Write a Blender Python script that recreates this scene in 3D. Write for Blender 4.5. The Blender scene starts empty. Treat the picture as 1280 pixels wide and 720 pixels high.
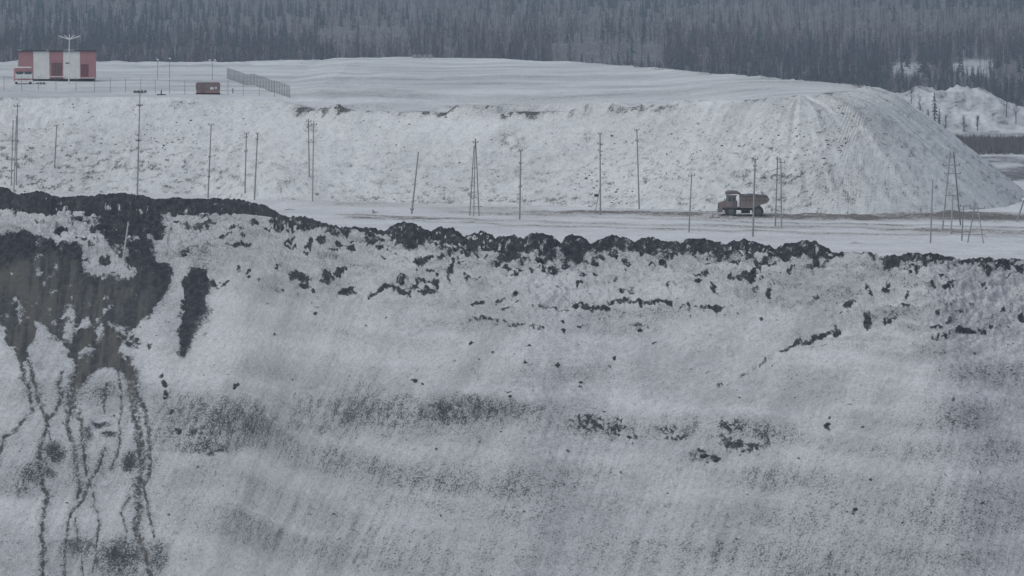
import bpy, bmesh, math, random
import numpy as np
from mathutils import Vector, Matrix

# ------------------------------------------------------------------ camera, sky, sun, exposure
sc = bpy.context.scene
COL = sc.collection
F = 6000.0                 # focal length in pixels of a 1280 wide frame
CAMZ = 50.0
TP = 0.0725                # tan of the downward pitch
PITCH = math.atan(TP)
cam = bpy.data.cameras.new('camera'); cam_o = bpy.data.objects.new('camera', cam); COL.objects.link(cam_o)
cam.sensor_width = 36.0; cam.lens = 36.0 * F / 1280.0
cam.clip_start = 1.0; cam.clip_end = 20000.0
cam_o.location = (0, 0, CAMZ); cam_o.rotation_euler = (math.pi / 2 - PITCH, 0, 0)
sc.camera = cam_o

SUN_EL, SUN_AZ = 55.0, 232.0     # degrees; azimuth clockwise from +Y
world = bpy.data.worlds.new('World'); sc.world = world; world.use_nodes = True
wn = world.node_tree; wn.nodes.clear()
wo = wn.nodes.new('ShaderNodeOutputWorld'); wb = wn.nodes.new('ShaderNodeBackground'); sky = wn.nodes.new('ShaderNodeTexSky')
sky.sky_type = 'NISHITA'; sky.sun_disc = False
sky.sun_elevation = math.radians(SUN_EL); sky.sun_rotation = math.radians(SUN_AZ)
sky.air_density = 1.0; sky.dust_density = 1.5; sky.ozone_density = 1.0
wb.inputs['Strength'].default_value = 0.062
wn.links.new(sky.outputs[0], wb.inputs['Color']); wn.links.new(wb.outputs[0], wo.inputs['Surface'])
sun = bpy.data.lights.new('sun', 'SUN'); sun.energy = 1.6; sun.angle = math.radians(70); sun.color = (1.0, 0.985, 0.94)
sun_o = bpy.data.objects.new('sun', sun); COL.objects.link(sun_o)
az, el = math.radians(SUN_AZ), math.radians(SUN_EL)
sdir = Vector((math.sin(az) * math.cos(el), math.cos(az) * math.cos(el), math.sin(el)))
sun_o.rotation_euler = sdir.to_track_quat('Z', 'Y').to_euler()
sc.view_settings.view_transform = 'Standard'; sc.view_settings.look = 'None'
sc.view_settings.exposure = 0.26; sc.view_settings.gamma = 1.0
sc.view_settings.use_curve_mapping = False
sc.render.engine = 'CYCLES'
sc.cycles.use_denoising = True
sc.cycles.volume_bounces = 1
sc.cycles.max_bounces = 6
sc.cycles.diffuse_bounces = 3

# ------------------------------------------------------------------ projection helpers
CP, SP = math.cos(PITCH), math.sin(PITCH)
def ray(px, py):
    a = (px - 640.0) / F; b = (360.0 - py) / F
    return a, CP + b * SP, -SP + b * CP
def on_z(px, py, z):
    """point at height z seen at pixel"""
    a, fy, fz = ray(px, py); t = (z - CAMZ) / fz
    return a * t, fy * t
def at_y(px, py, Y):
    a, fy, fz = ray(px, py); t = Y / fy
    return Vector((a * t, Y, CAMZ + fz * t))
def project(x, y, z):
    dz = z - CAMZ
    dep = y * CP - dz * SP
    return 640.0 + F * x / dep, 360.0 - F * (y * SP + dz * CP) / dep

# ------------------------------------------------------------------ noise (vectorised)
def _h(ix, iy, seed):
    n = (ix.astype(np.int64) * 374761393 + iy.astype(np.int64) * 668265263 + seed * 1274126177) & 0xFFFFFFFF
    n = ((n ^ (n >> 13)) * 1274126177) & 0xFFFFFFFF
    n = ((n ^ (n >> 16)) * 2246822519) & 0xFFFFFFFF
    return ((n ^ (n >> 15)) & 0xFFFFFF) / float(0xFFFFFF)
def vn(x, y, seed=0):
    x = np.asarray(x, dtype=float); y = np.asarray(y, dtype=float)
    ix = np.floor(x); iy = np.floor(y); fx = x - ix; fy = y - iy
    fx = fx * fx * fx * (fx * (fx * 6 - 15) + 10); fy = fy * fy * fy * (fy * (fy * 6 - 15) + 10)
    ix = ix.astype(np.int64); iy = iy.astype(np.int64)
    a = _h(ix, iy, seed); b = _h(ix + 1, iy, seed); c = _h(ix, iy + 1, seed); d = _h(ix + 1, iy + 1, seed)
    return (a * (1 - fx) + b * fx) * (1 - fy) + (c * (1 - fx) + d * fx) * fy
def fbm(x, y, seed=0, oct=4, gain=0.5):
    s = 0.0; amp = 1.0; tot = 0.0
    for k in range(oct):
        s = s + amp * vn(x * 2.03 ** k + 17.3 * k, y * 2.03 ** k - 9.1 * k, seed + 31 * k); tot += amp; amp *= gain
    return s / tot            # 0..1, mean .5
def sst(e0, e1, x):
    t = np.clip((x - e0) / (e1 - e0), 0, 1); return t * t * (3 - 2 * t)

# ------------------------------------------------------------------ materials
def N(nt, t, **kw):
    n = nt.nodes.new(t)
    for k, v in kw.items(): setattr(n, k, v)
    return n
def mix_col(nt, fac, a, b):
    m = N(nt, 'ShaderNodeMix', data_type='RGBA')
    for s, v in ((m.inputs[0], fac), (m.inputs[6], a), (m.inputs[7], b)):
        if hasattr(v, 'is_linked'): nt.links.new(v, s)
        elif isinstance(v, (int, float)): s.default_value = v
        else: s.default_value = (*v, 1.0)
    return m.outputs[2]
def math_n(nt, op, a, b=None, c=None, clamp=False):
    m = N(nt, 'ShaderNodeMath', operation=op); m.use_clamp = clamp
    for i, v in enumerate((a, b, c)):
        if v is None: continue
        if hasattr(v, 'is_linked'): nt.links.new(v, m.inputs[i])
        else: m.inputs[i].default_value = v
    return m.outputs[0]
def map_range(nt, v, a, b, c=0.0, d=1.0):
    m = N(nt, 'ShaderNodeMapRange', interpolation_type='SMOOTHSTEP')
    nt.links.new(v, m.inputs[0])
    for i, q in zip((1, 2, 3, 4), (a, b, c, d)): m.inputs[i].default_value = q
    return m.outputs[0]
def noise(nt, vec, scale, detail=3.0, rough=0.6):
    n = N(nt, 'ShaderNodeTexNoise'); n.inputs['Scale'].default_value = scale
    n.inputs['Detail'].default_value = detail; n.inputs['Roughness'].default_value = rough
    nt.links.new(vec, n.inputs['Vector']); return n.outputs['Fac']
def new_mat(name):
    m = bpy.data.materials.new(name); m.use_nodes = True; nt = m.node_tree
    return m, nt, nt.nodes['Principled BSDF']

SNOW = (0.645, 0.662, 0.68)
SNOW2 = (0.482, 0.496, 0.514)
EARTH = (0.013, 0.014, 0.018)
EARTH2 = (0.052, 0.052, 0.058)
MUD = (0.125, 0.116, 0.098)
def snow_terrain(name, fine=3.2, mud_col=MUD, earth=EARTH, earth2=EARTH2, bump=0.35, snow=SNOW, snow2=SNOW2, grain=0.30, dustcol=(0.13, 0.133, 0.145)):
    """snow over earth: attribute dirt = bare earth, thin = thin speckled snow, mud = brown earth"""
    m, nt, bs = new_mat(name)
    tc = N(nt, 'ShaderNodeTexCoord'); co = tc.outputs['Object']
    def attr(n):
        a = N(nt, 'ShaderNodeAttribute'); a.attribute_name = n; return a.outputs['Fac']
    dirt, thin, mud = attr('dirt'), attr('thin'), attr('mud')
    n1 = noise(nt, co, fine, 4.0, 0.72)
    n2 = noise(nt, co, fine * 0.28, 3.0, 0.6)
    n3 = noise(nt, co, 0.09, 3.0, 0.55)
    # bare patches, edges broken up by the grain
    e1 = math_n(nt, 'ADD', dirt, math_n(nt, 'MULTIPLY', math_n(nt, 'SUBTRACT', math_n(nt, 'MULTIPLY_ADD', n2, 0.5, math_n(nt, 'MULTIPLY', n1, 0.5)), 0.5), 1.9))
    f1 = map_range(nt, e1, 0.30, 0.74)
    # thin snow: grains of earth poking through
    th = math_n(nt, 'MULTIPLY_ADD', thin, -0.42, 0.82)
    sp = math_n(nt, 'SUBTRACT', math_n(nt, 'MULTIPLY_ADD', n2, 0.30, math_n(nt, 'MULTIPLY', n1, 0.80)), th)
    f2 = map_range(nt, sp, -0.05, 0.11)
    f2 = math_n(nt, 'MULTIPLY', f2, 0.92)
    fac = math_n(nt, 'MAXIMUM', f1, f2)
    ea = mix_col(nt, map_range(nt, n2, 0.35, 0.7), earth, earth2)
    ea = mix_col(nt, mud, ea, mud_col)
    ea2 = mix_col(nt, math_n(nt, 'MULTIPLY', n1, 0.5), ea, (0.02, 0.02, 0.022))
    # clean and dusty snow
    sn = mix_col(nt, map_range(nt, math_n(nt, 'ADD', math_n(nt, 'MULTIPLY', n3, 0.7), math_n(nt, 'MULTIPLY', n2, 0.3)), 0.40, 0.68), snow, snow2)
    sn = mix_col(nt, math_n(nt, 'MULTIPLY', thin, math_n(nt, 'MULTIPLY_ADD', n1, 2.4, -0.25), clamp=True), sn, dustcol)
    gr = map_range(nt, math_n(nt, 'ADD', math_n(nt, 'MULTIPLY', n1, 0.75), math_n(nt, 'MULTIPLY', n2, 0.25)), 0.42, 0.66)
    sn = mix_col(nt, math_n(nt, 'MULTIPLY', gr, grain), sn, (0.20, 0.205, 0.215))
    nf = noise(nt, co, fine * 1.7, 3.0, 0.7)
    dust = map_range(nt, math_n(nt, 'ADD', nf, math_n(nt, 'MULTIPLY', n2, 0.35)), 0.72, 0.94, 0.0, 0.55)
    ea2 = mix_col(nt, dust, ea2, (0.24, 0.245, 0.255))
    c = mix_col(nt, fac, sn, ea2)
    nt.links.new(c, bs.inputs['Base Color']); bs.inputs['Roughness'].default_value = 0.9
    bs.inputs['Specular IOR Level'].default_value = 0.15
    bp = N(nt, 'ShaderNodeBump'); bp.inputs['Strength'].default_value = bump; bp.inputs['Distance'].default_value = 0.35
    nt.links.new(math_n(nt, 'ADD', n1, math_n(nt, 'MULTIPLY', n2, 1.2)), bp.inputs['Height'])
    nt.links.new(bp.outputs[0], bs.inputs['Normal'])
    return m
def mottled(name, c1, c2, scale=2.0, rough=0.8, bump=0.0, spec=0.3, metal=0.0):
    m, nt, bs = new_mat(name)
    tc = N(nt, 'ShaderNodeTexCoord')
    n = noise(nt, tc.outputs['Object'], scale, 4.0, 0.65)
    nt.links.new(mix_col(nt, map_range(nt, n, 0.3, 0.7), c1, c2), bs.inputs['Base Color'])
    bs.inputs['Roughness'].default_value = rough; bs.inputs['Specular IOR Level'].default_value = spec
    bs.inputs['Metallic'].default_value = metal
    if bump:
        b = N(nt, 'ShaderNodeBump'); b.inputs['Strength'].default_value = bump; b.inputs['Distance'].default_value = 0.2
        nt.links.new(n, b.inputs['Height']); nt.links.new(b.outputs[0], bs.inputs['Normal'])
    return m
M = {}
M['slope'] = snow_terrain('snow_on_dark_earth', grain=0.46, bump=0.6)
M['bench'] = snow_terrain('packed_snow_road', fine=1.6, mud_col=(0.17, 0.15, 0.135), bump=0.4, snow=(0.70, 0.72, 0.735), snow2=(0.60, 0.615, 0.625), grain=0.28, dustcol=(0.26, 0.232, 0.205))
M['dump'] = snow_terrain('snow_on_rubble', fine=2.2, earth=(0.05, 0.05, 0.052), earth2=(0.085, 0.085, 0.085), mud_col=(0.17, 0.155, 0.14), bump=0.45, snow=(0.70, 0.725, 0.73), snow2=(0.59, 0.61, 0.62), grain=0.26, dustcol=(0.25, 0.255, 0.25))
M['valley'] = snow_terrain('valley_snow', fine=0.5, earth=(0.10, 0.095, 0.095), earth2=(0.14, 0.13, 0.125), mud_col=(0.17, 0.15, 0.14), bump=0.2, snow=(0.66, 0.68, 0.69), snow2=(0.5, 0.515, 0.53))
M['wood'] = mottled('weathered_pole_wood', (0.235, 0.232, 0.236), (0.29, 0.286, 0.284), 1.5)
M['palewood'] = mottled('pale_dead_wood', (0.40, 0.39, 0.38), (0.50, 0.49, 0.48), 2.0)
M['steel'] = mottled('galvanised_steel', (0.22, 0.225, 0.235), (0.28, 0.28, 0.29), 2.0, 0.55, 0, 0.4)
M['insul'] = mottled('porcelain', (0.06, 0.055, 0.055), (0.09, 0.085, 0.085), 4.0, 0.4)
M['rock'] = mottled('dark_rubble', (0.085, 0.085, 0.088), (0.15, 0.148, 0.147), 2.5, 0.9, 0.3)
M['clod'] = mottled('dark_clod', (0.024, 0.025, 0.029), (0.055, 0.055, 0.057), 3.0, 0.95, 0.4)
M['truck'] = mottled('dusty_truck_paint', (0.255, 0.208, 0.192), (0.22, 0.184, 0.172), 0.9, 0.75)
M['truckdark'] = mottled('dark_truck_body', (0.140, 0.116, 0.113), (0.160, 0.134, 0.130), 0.8, 0.8)
M['rubber'] = mottled('tyre_rubber', (0.030, 0.034, 0.038), (0.060, 0.066, 0.072), 2.0, 0.85)
M['black'] = mottled('greasy_chassis', (0.018, 0.019, 0.021), (0.035, 0.035, 0.037), 2.0, 0.7)
M['glass'] = mottled('dull_glass', (0.045, 0.055, 0.065), (0.07, 0.08, 0.09), 1.0, 0.25, 0, 0.5)
M['palepaint'] = mottled('grimy_white_paint', (0.72, 0.72, 0.69), (0.60, 0.60, 0.58), 0.8, 0.8)
M['redpaint'] = mottled('faded_red_paint', (0.40, 0.190, 0.200), (0.33, 0.175, 0.182), 0.8, 0.8)
M['darkred'] = mottled('dark_red_door', (0.20, 0.07, 0.085), (0.16, 0.065, 0.075), 1.0, 0.8)
M['browndoor'] = mottled('brown_door', (0.19, 0.10, 0.085), (0.14, 0.085, 0.075), 1.0, 0.8)
M['tar'] = mottled('tar_roof', (0.03, 0.03, 0.033), (0.06, 0.06, 0.062), 1.5, 0.9)
M['cabindark'] = mottled('brown_cabin_boards', (0.17, 0.120, 0.115), (0.205, 0.15, 0.14), 1.2, 0.85)
M['cabinpink'] = mottled('pink_cabin_band', (0.28, 0.17, 0.165), (0.24, 0.155, 0.15), 1.2, 0.85)
M['white'] = mottled('white_paint', (0.72, 0.72, 0.72), (0.62, 0.62, 0.62), 2.0, 0.7)
M['wire'] = mottled('fence_wire', (0.17, 0.175, 0.185), (0.23, 0.23, 0.24), 3.0, 0.6)
M['conc'] = mottled('old_concrete', (0.22, 0.22, 0.22), (0.30, 0.30, 0.295), 1.0, 0.9)

# ------------------------------------------------------------------ object helpers
def link_mesh(name, me, mat, parent=None, loc=None):
    o = bpy.data.objects.new(name, me); COL.objects.link(o)
    if mat is not None and not me.materials: me.materials.append(mat)
    if parent is not None: o.parent = parent
    if loc is not None: o.location = loc
    return o
def tag(o, label, cat, group=None):
    o['label'] = label; o['category'] = cat
    if group: o['group'] = group
    return o
def thing(name, label, cat, loc=(0, 0, 0), rz=0.0, group=None):
    o = bpy.data.objects.new(name, None); COL.objects.link(o); o.empty_display_size = 0.5
    o.location = loc; o.rotation_euler = (0, 0, rz); return tag(o, label, cat, group)
def mesh_np(name, V, Q, attrs=None, smooth=True):
    V = np.asarray(V, dtype=np.float32); Q = np.asarray(Q, dtype=np.int32); k = Q.shape[1]
    me = bpy.data.meshes.new(name)
    me.vertices.add(len(V)); me.vertices.foreach_set('co', V.ravel())
    me.loops.add(Q.size); me.loops.foreach_set('vertex_index', Q.ravel())
    me.polygons.add(len(Q)); me.polygons.foreach_set('loop_start', np.arange(0, Q.size, k, dtype=np.int32))
    me.polygons.foreach_set('use_smooth', np.full(len(Q), smooth))
    for n, a in (attrs or {}).items():
        at = me.attributes.new(n, 'FLOAT', 'POINT'); at.data.foreach_set('value', np.asarray(a, dtype=np.float32).ravel())
    me.update(calc_edges=True); me.validate(); return me
def grid_quads(nr, nc):
    i = np.arange(nr * nc).reshape(nr, nc)
    return np.stack([i[:-1, :-1], i[:-1, 1:], i[1:, 1:], i[1:, :-1]], -1).reshape(-1, 4)

class MB:
    """collects boxes, prisms and tubes into one mesh"""
    def __init__(s): s.bm = bmesh.new()
    def box(s, c, d, rot=None, bev=0.0):
        r = bmesh.ops.create_cube(s.bm, size=1.0); vs = r['verts']
        mt = Matrix.Translation(c) @ ((rot or Matrix.Identity(3)).to_4x4()) @ Matrix.Diagonal((*d, 1))
        bmesh.ops.transform(s.bm, matrix=mt, verts=vs)
        if bev:
            es = list({e for v in vs for e in v.link_edges})
            bmesh.ops.bevel(s.bm, geom=es, offset=bev, segments=2, affect='EDGES', profile=0.5)
        return s
    def prism(s, pts, y0, y1):
        """polygon in x,z pushed from y0 to y1"""
        a = [s.bm.verts.new((p[0], y0, p[1])) for p in pts]; b = [s.bm.verts.new((p[0], y1, p[1])) for p in pts]
        s.bm.faces.new(a); s.bm.faces.new(b[::-1])
        n = len(pts)
        for i in range(n): s.bm.faces.new((a[(i + 1) % n], a[i], b[i], b[(i + 1) % n]))
        return s
    def tube(s, p, q, r0, r1=None, n=8):
        p = Vector(p); q = Vector(q); r1 = r0 if r1 is None else r1; dv = q - p
        mt = Matrix.Translation((p + q) / 2) @ dv.to_track_quat('Z', 'Y').to_matrix().to_4x4()
        bmesh.ops.create_cone(s.bm, cap_ends=True, segments=n, radius1=r0, radius2=r1, depth=dv.length, matrix=mt)
        return s
    def build(s, name, mat, parent=None, loc=None):
        bmesh.ops.recalc_face_normals(s.bm, faces=s.bm.faces)
        me = bpy.data.meshes.new(name); s.bm.to_mesh(me); s.bm.free()
        return link_mesh(name, me, mat, parent, loc)

# ------------------------------------------------------------------ feature map of the pit slope (bare earth, mud, thin snow)
MX0, MX1, MY0, MY1 = -200, 1480, 225, 830
HH, WW = MY1 - MY0, MX1 - MX0
mapD = np.zeros((HH, WW)); mapM = np.zeros((HH, WW)); mapG = np.zeros((HH, WW)); mapR = np.zeros((HH, WW)); mapP = np.zeros((HH, WW))
def _win(x0, y0, x1, y1):
    x0 = int(max(MX0, math.floor(x0))); x1 = int(min(MX1, math.ceil(x1))); y0 = int(max(MY0, math.floor(y0))); y1 = int(min(MY1, math.ceil(y1)))
    if x1 <= x0 or y1 <= y0: return None, None, None
    yy, xx = np.mgrid[y0:y1, x0:x1]
    return (slice(y0 - MY0, y1 - MY0), slice(x0 - MX0, x1 - MX0)), xx + 0.0, yy + 0.0
def put(mp, sl, v): mp[sl] = np.maximum(mp[sl], v)
def ell(mp, x, y, rx, ry, v=1.0, soft=0.45, ang=0.0):
    R = max(rx, ry) * 1.5 + 3
    sl, xx, yy = _win(x - R, y - R, x + R, y + R)
    if sl is None: return
    c, s = math.cos(math.radians(ang)), math.sin(math.radians(ang))
    dx, dy = xx - x, yy - y
    r = np.hypot((dx * c + dy * s) / rx, (-dx * s + dy * c) / ry)
    put(mp, sl, v * sst(1 + soft, 1 - soft, r))
def stroke(mp, pts, w, v=1.0, w2=None, soft=0.5):
    w2 = w if w2 is None else w2; n = len(pts) - 1
    for i in range(n):
        (x0, y0), (x1, y1) = pts[i], pts[i + 1]; wa = w + (w2 - w) * i / n; wb_ = w + (w2 - w) * (i + 1) / n
        R = max(wa, wb_) + 4
        sl, xx, yy = _win(min(x0, x1) - R, min(y0, y1) - R, max(x0, x1) + R, max(y0, y1) + R)
        if sl is None: continue
        L = (x1 - x0) ** 2 + (y1 - y0) ** 2 + 1e-9
        t = np.clip(((xx - x0) * (x1 - x0) + (yy - y0) * (y1 - y0)) / L, 0, 1)
        dd = np.hypot(xx - x0 - t * (x1 - x0), yy - y0 - t * (y1 - y0)) / ((wa + (wb_ - wa) * t) / 2 + 0.3)
        put(mp, sl, v * sst(1 + soft, 1 - soft, dd))
def poly(mp, pts, v=1.0, blur=2):
    xs = [p[0] for p in pts]; ys = [p[1] for p in pts]
    sl, xx, yy = _win(min(xs) - 6, min(ys) - 6, max(xs) + 6, max(ys) + 6)
    ins = np.zeros(xx.shape, bool); n = len(pts)
    for i in range(n):
        x0, y0 = pts[i]; x1, y1 = pts[(i + 1) % n]
        if y0 == y1: continue
        c = ((y0 > yy) != (y1 > yy)) & (xx < (x1 - x0) * (yy - y0) / (y1 - y0) + x0)
        ins ^= c
    a = ins.astype(float)
    for _ in range(blur):
        p = np.pad(a, 1, mode='edge')
        a = (p[:-2, 1:-1] + p[2:, 1:-1] + p[1:-1, :-2] + p[1:-1, 2:] + p[1:-1, 1:-1] * 2) / 6
    put(mp, sl, a * v)
def cut(mp, x, y, rx, ry, v=1.0, ang=0.0):
    t = np.zeros_like(mp); ell(t, x, y, rx, ry, v, 0.5, ang); mp *= (1 - t)

EDGE = [(-140, 256), (0, 259), (60, 262), (150, 263), (250, 265), (320, 268), (350, 277), (390, 286), (440, 291), (480, 297), (560, 300), (640, 308), (720, 308), (800, 310), (880, 314), (940, 317), (1000, 322), (1080, 326), (1140, 333), (1200, 331), (1280, 329), (1430, 330)]
# the washed-out fan on the left
FAN = [(-190, 305), (-60, 300), (0, 297), (15, 292), (33, 285), (38, 293), (50, 297), (60, 300), (72, 305), (85, 306), (100, 306), (106, 315), (104, 330), (105, 344), (130, 343), (150, 343),
       (160, 347), (175, 338), (185, 332), (203, 329), (217, 336), (216, 350), (207, 365), (195, 380), (180, 393), (166, 408), (156, 425), (151, 440), (160, 450), (170, 460), (172, 476), (160, 474), (152, 462),
       (135, 456), (118, 462), (104, 480), (90, 478), (92, 462), (96, 448), (84, 440), (74, 424), (60, 410), (48, 400), (46, 412), (38, 432), (36, 450), (26, 448), (20, 432), (10, 425), (4, 408), (0, 404), (-60, 415), (-190, 410)]
poly(mapP, FAN); poly(mapM, [(-190, 330), (0, 335), (60, 318), (100, 330), (105, 350), (150, 352), (185, 355), (190, 378), (170, 400), (155, 425), (155, 450), (172, 470), (150, 465), (120, 460), (95, 480), (80, 430), (50, 400), (30, 450), (0, 410), (-190, 410)], 0.75, 6)
ell(mapM, 150, 375, 40, 30, 0.95, 0.8); ell(mapM, 125, 445, 30, 20, 0.95, 0.6)
for x, y, a, b in [(27, 380, 4, 9), (86, 390, 6, 14), (87, 412, 6, 13), (112, 380, 5, 4), (129, 387, 3.5, 4), (107, 404, 8, 5), (124, 414, 6, 10), (109, 438, 7, 8), (150, 410, 6, 6), (62, 385, 2, 6), (67, 360, 3, 3),
                   (45, 320, 4, 3), (68, 330, 3, 4), (49, 339, 3, 3), (66, 343, 3, 3), (50, 306, 4, 3), (26, 397, 3, 5), (48, 370, 2, 4), (70, 402, 3, 4), (18, 372, 2, 5), (12, 395, 2, 6), (90, 354, 3, 2), (150, 342, 5, 4), (163, 338, 6, 3), (56, 352, 2, 3), (98, 412, 2, 6), (140, 404, 2, 5)]:
    cut(mapP, x, y, a, b, 0.85)
_r = np.random.RandomState(12)
for k in range(150):
    x, y = _r.uniform(-20, 190), _r.uniform(308, 450)
    if _r.rand() < 0.35 + 0.6 * (vn(np.array(x / 22.0), np.array(y / 30.0), 8) > .5): cut(mapP, x, y, _r.uniform(.8, 2.4), _r.uniform(1.0, 4.0), .75)
# dark spill below the berm and the second strip
UP = [(127, 257), (150, 257), (198, 258), (201, 270), (206, 285), (213, 296), (201, 302), (191, 312), (189, 324), (200, 331), (182, 334), (168, 338), (156, 334), (150, 325), (141, 318), (134, 311), (130, 300), (124, 291), (117, 282), (124, 272), (137, 264)]
poly(mapP, UP)
for x, y, a, b in [(143, 281, 5, 1.8), (138, 299, 4, 3), (160, 303, 4, 6), (146, 311, 4, 4), (172, 303, 4, 3), (186, 301, 5, 3), (158, 322, 5, 5), (152, 336, 5, 7), (128, 287, 4, 2), (205, 301, 4, 3), (170, 318, 3, 2), (176, 288, 2, 2)]: cut(mapP, x, y, a, b, 0.8)
poly(mapP, [(238, 336), (262, 339), (263, 350), (259, 372), (254, 388), (247, 405), (238, 424), (228, 441), (221, 445), (222, 430), (226, 402), (228, 372), (231, 350)])
poly(mapG, [(240, 380), (262, 385), (250, 420), (225, 448), (222, 430)], 0.5, 6)
_rs = np.random.RandomState(31)
for k in range(190):
    x = _rs.uniform(340, 1420); y = float(np.interp(x, [p[0] for p in EDGE], [p[1] for p in EDGE])) + _rs.exponential(5.0)
    ell(mapP, x, y, _rs.uniform(3, 10), _rs.uniform(1.5, 4.5), _rs.uniform(.7, 1.1))
# mud runs down the slope
def run(pts, w, w2=None, mud=0.5):
    w2 = w2 or w
    stroke(mapD, pts, w * 1.3, 0.74, w2 * 1.3, 0.9); stroke(mapM, pts, w + 5, mud * .5 + .5, w2 + 5, .8); stroke(mapG, pts, w * 2.0 + 3, .22, w2 * 2.0 + 3, .95)
run([(27, 440), (30, 470), (37, 490), (40, 510), (33, 520), (20, 537), (5, 550), (-2, 575), (-10, 620), (-14, 720)], 5, 3, 0.25)
run([(37, 450), (43, 480), (50, 503), (58, 518), (60, 535), (53, 555), (49, 572), (50, 585)], 5, 5, 0.25)
run([(50, 580), (52, 600), (55, 613), (61, 622), (57, 636), (53, 655), (52, 675), (54, 700), (54, 760)], 7, 4, 0.1)
run([(78, 462), (74, 480), (77, 497), (70, 512), (61, 521)], 5, 4, 0.2)
run([(138, 420), (116, 446), (99, 470), (91, 490), (88, 512)], 17, 14, 0.95)
run([(86, 512), (84, 535), (91, 558), (96, 590), (100, 612), (96, 628)], 6, 4, 0.7)
run([(100, 512), (103, 540), (104, 565), (107, 590), (113, 608)], 6, 3, 0.5)
run([(132, 566), (122, 590), (112, 607), (100, 630), (92, 641), (86, 655), (82, 690), (79, 760)], 3.5, 3, 0.2)
run([(148, 458), (150, 480), (152, 510), (149, 540), (150, 562), (139, 588)], 3.5, 2, 0.4)
run([(160, 450), (162, 475), (167, 500), (171, 530), (175, 560), (177, 590), (172, 615), (174, 640), (170, 665), (178, 690), (185, 705), (196, 760)], 11, 8, 0.85)
run([(168, 462), (172, 495), (182, 520), (187, 550), (188, 580), (185, 600), (180, 612), (183, 628), (187, 650), (193, 680)], 7, 2.2, 0.7)
run([(115, 620), (121, 640), (124, 665), (121, 695), (116, 720)], 2.2, 2, 0.1)
run([(94, 650), (97, 680), (103, 695), (105, 760)], 2.4, 2, 0.1)
run([(167, 622), (155, 635), (153, 645), (158, 670), (158, 695)], 2.6, 2, 0.2)
run([(52, 508), (62, 540), (64, 560)], 2.2, 1.5, 0.1)
run([(134, 478), (131, 500), (130, 520)], 4, 2, 0.2)
for a in [(67, 573, 13, 13, .62), (127, 535, 10, 4, .75), (137, 547, 10, 4, .6), (163, 583, 10, 10, .6), (155, 702, 38, 22, .52), (100, 690, 26, 12, .42), (196, 700, 16, 20, .5), (40, 600, 20, 10, .35), (22, 618, 18, 8, .3), (60, 596, 10, 8, .5), (110, 545, 6, 10, .5), (130, 500, 25, 30, .3), (60, 440, 30, 30, .25), (210, 400, 12, 60, .22)]:
    ell(mapG, *a, soft=0.8)
for a in [(206, 480, 3.5, 8, 1, .4, -20), (201, 466, 3, 3, 1), (208, 497, 4, 6, .9), (166, 428, 9, 8, .75), (186, 430, 3, 6, .8), (214, 520, 3, 4, .8), (222, 545, 5, 5, .8)]: ell(mapD, *a)
# grey, thinly covered belts across the slope
for a in [(275, 530, 75, 26, .46), (262, 562, 40, 8, .5), (245, 540, 36, 22, .30), (370, 525, 100, 22, .36), (440, 520, 90, 20, .36), (580, 522, 90, 14, .44), (560, 516, 30, 8, .52), (640, 520, 40, 10, .40), (480, 475, 90, 18, .20), (400, 462, 100, 14, .20),
          (560, 465, 60, 10, .25), (690, 466, 50, 10, .30), (570, 610, 90, 22, .26), (660, 600, 60, 18, .26), (450, 528, 230, 16, .34), (600, 640, 120, 40, .20), (640, 470, 160, 10, .2), (1130, 560, 200, 14, .2), (1000, 470, 60, 10, .18), (620, 690, 300, 30, .12), (1150, 660, 160, 20, .2), (340, 640, 80, 60, .14), (460, 640, 60, 60, .17), (755, 540, 60, 12, .40), (845, 543, 50, 14, .36), (935, 546, 52, 18, .42), (850, 545, 150, 20, .16), (880, 575, 18, 6, .5),
          (800, 395, 80, 10, .38), (770, 410, 60, 10, .30), (1160, 440, 26, 13, .30), (1240, 470, 48, 12, .36), (1210, 520, 36, 16, .36), (1130, 528, 80, 12, .26), (1250, 560, 40, 20, .26), (1000, 600, 60, 14, .27), (1040, 640, 80, 20, .25), (1180, 640, 120, 30, .24), (980, 680, 120, 30, .22), (1100, 690, 140, 40, .24),
          (1000, 372, 60, 18, .16), (1080, 370, 70, 22, .20), (1180, 375, 90, 22, .14), (1240, 395, 60, 14, .16), (1120, 395, 30, 10, .30), (1010, 500, 80, 12, .16), (560, 380, 30, 8, .2), (640, 395, 70, 14, .18), (590, 405, 90, 10, .25), (700, 520, 40, 12, .3), (1000, 420, 60, 14, .2), (930, 440, 50, 20, .1),
          (330, 320, 80, 30, .20), (440, 320, 60, 26, .24), (270, 310, 70, 30, .28), (600, 320, 80, 24, .14), (700, 325, 60, 16, .22), (830, 325, 50, 16, .2), (960, 335, 60, 14, .14), (1110, 345, 60, 14, .18), (1240, 345, 50, 16, .24), (300, 270, 60, 14, .3), (380, 360, 60, 14, .3), (50, 270, 70, 12, .14)]:
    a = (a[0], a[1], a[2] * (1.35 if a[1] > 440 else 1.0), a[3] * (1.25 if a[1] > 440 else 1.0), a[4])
    ell(mapG, *a, soft=0.9)
for a in [(735, 536, 24, 7, .70), (768, 540, 26, 7, .66), (790, 549, 12, 4, .62), (832, 541, 14, 6, .64), (850, 551, 20, 5, .68), (915, 540, 18, 9, .70), (928, 560, 30, 5, .74), (955, 550, 18, 10, .56), (905, 552, 12, 8, .58), (262, 569, 28, 4, .72), (245, 545, 10, 8, .56), (275, 530, 12, 7, .52), (258, 553, 16, 6, .54), (880, 572, 10, 4, .8, .5, 25), (895, 577, 6, 4, .8)]: ell(mapD, *a, **({} if len(a) > 5 else {'soft': .7}))
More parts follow.
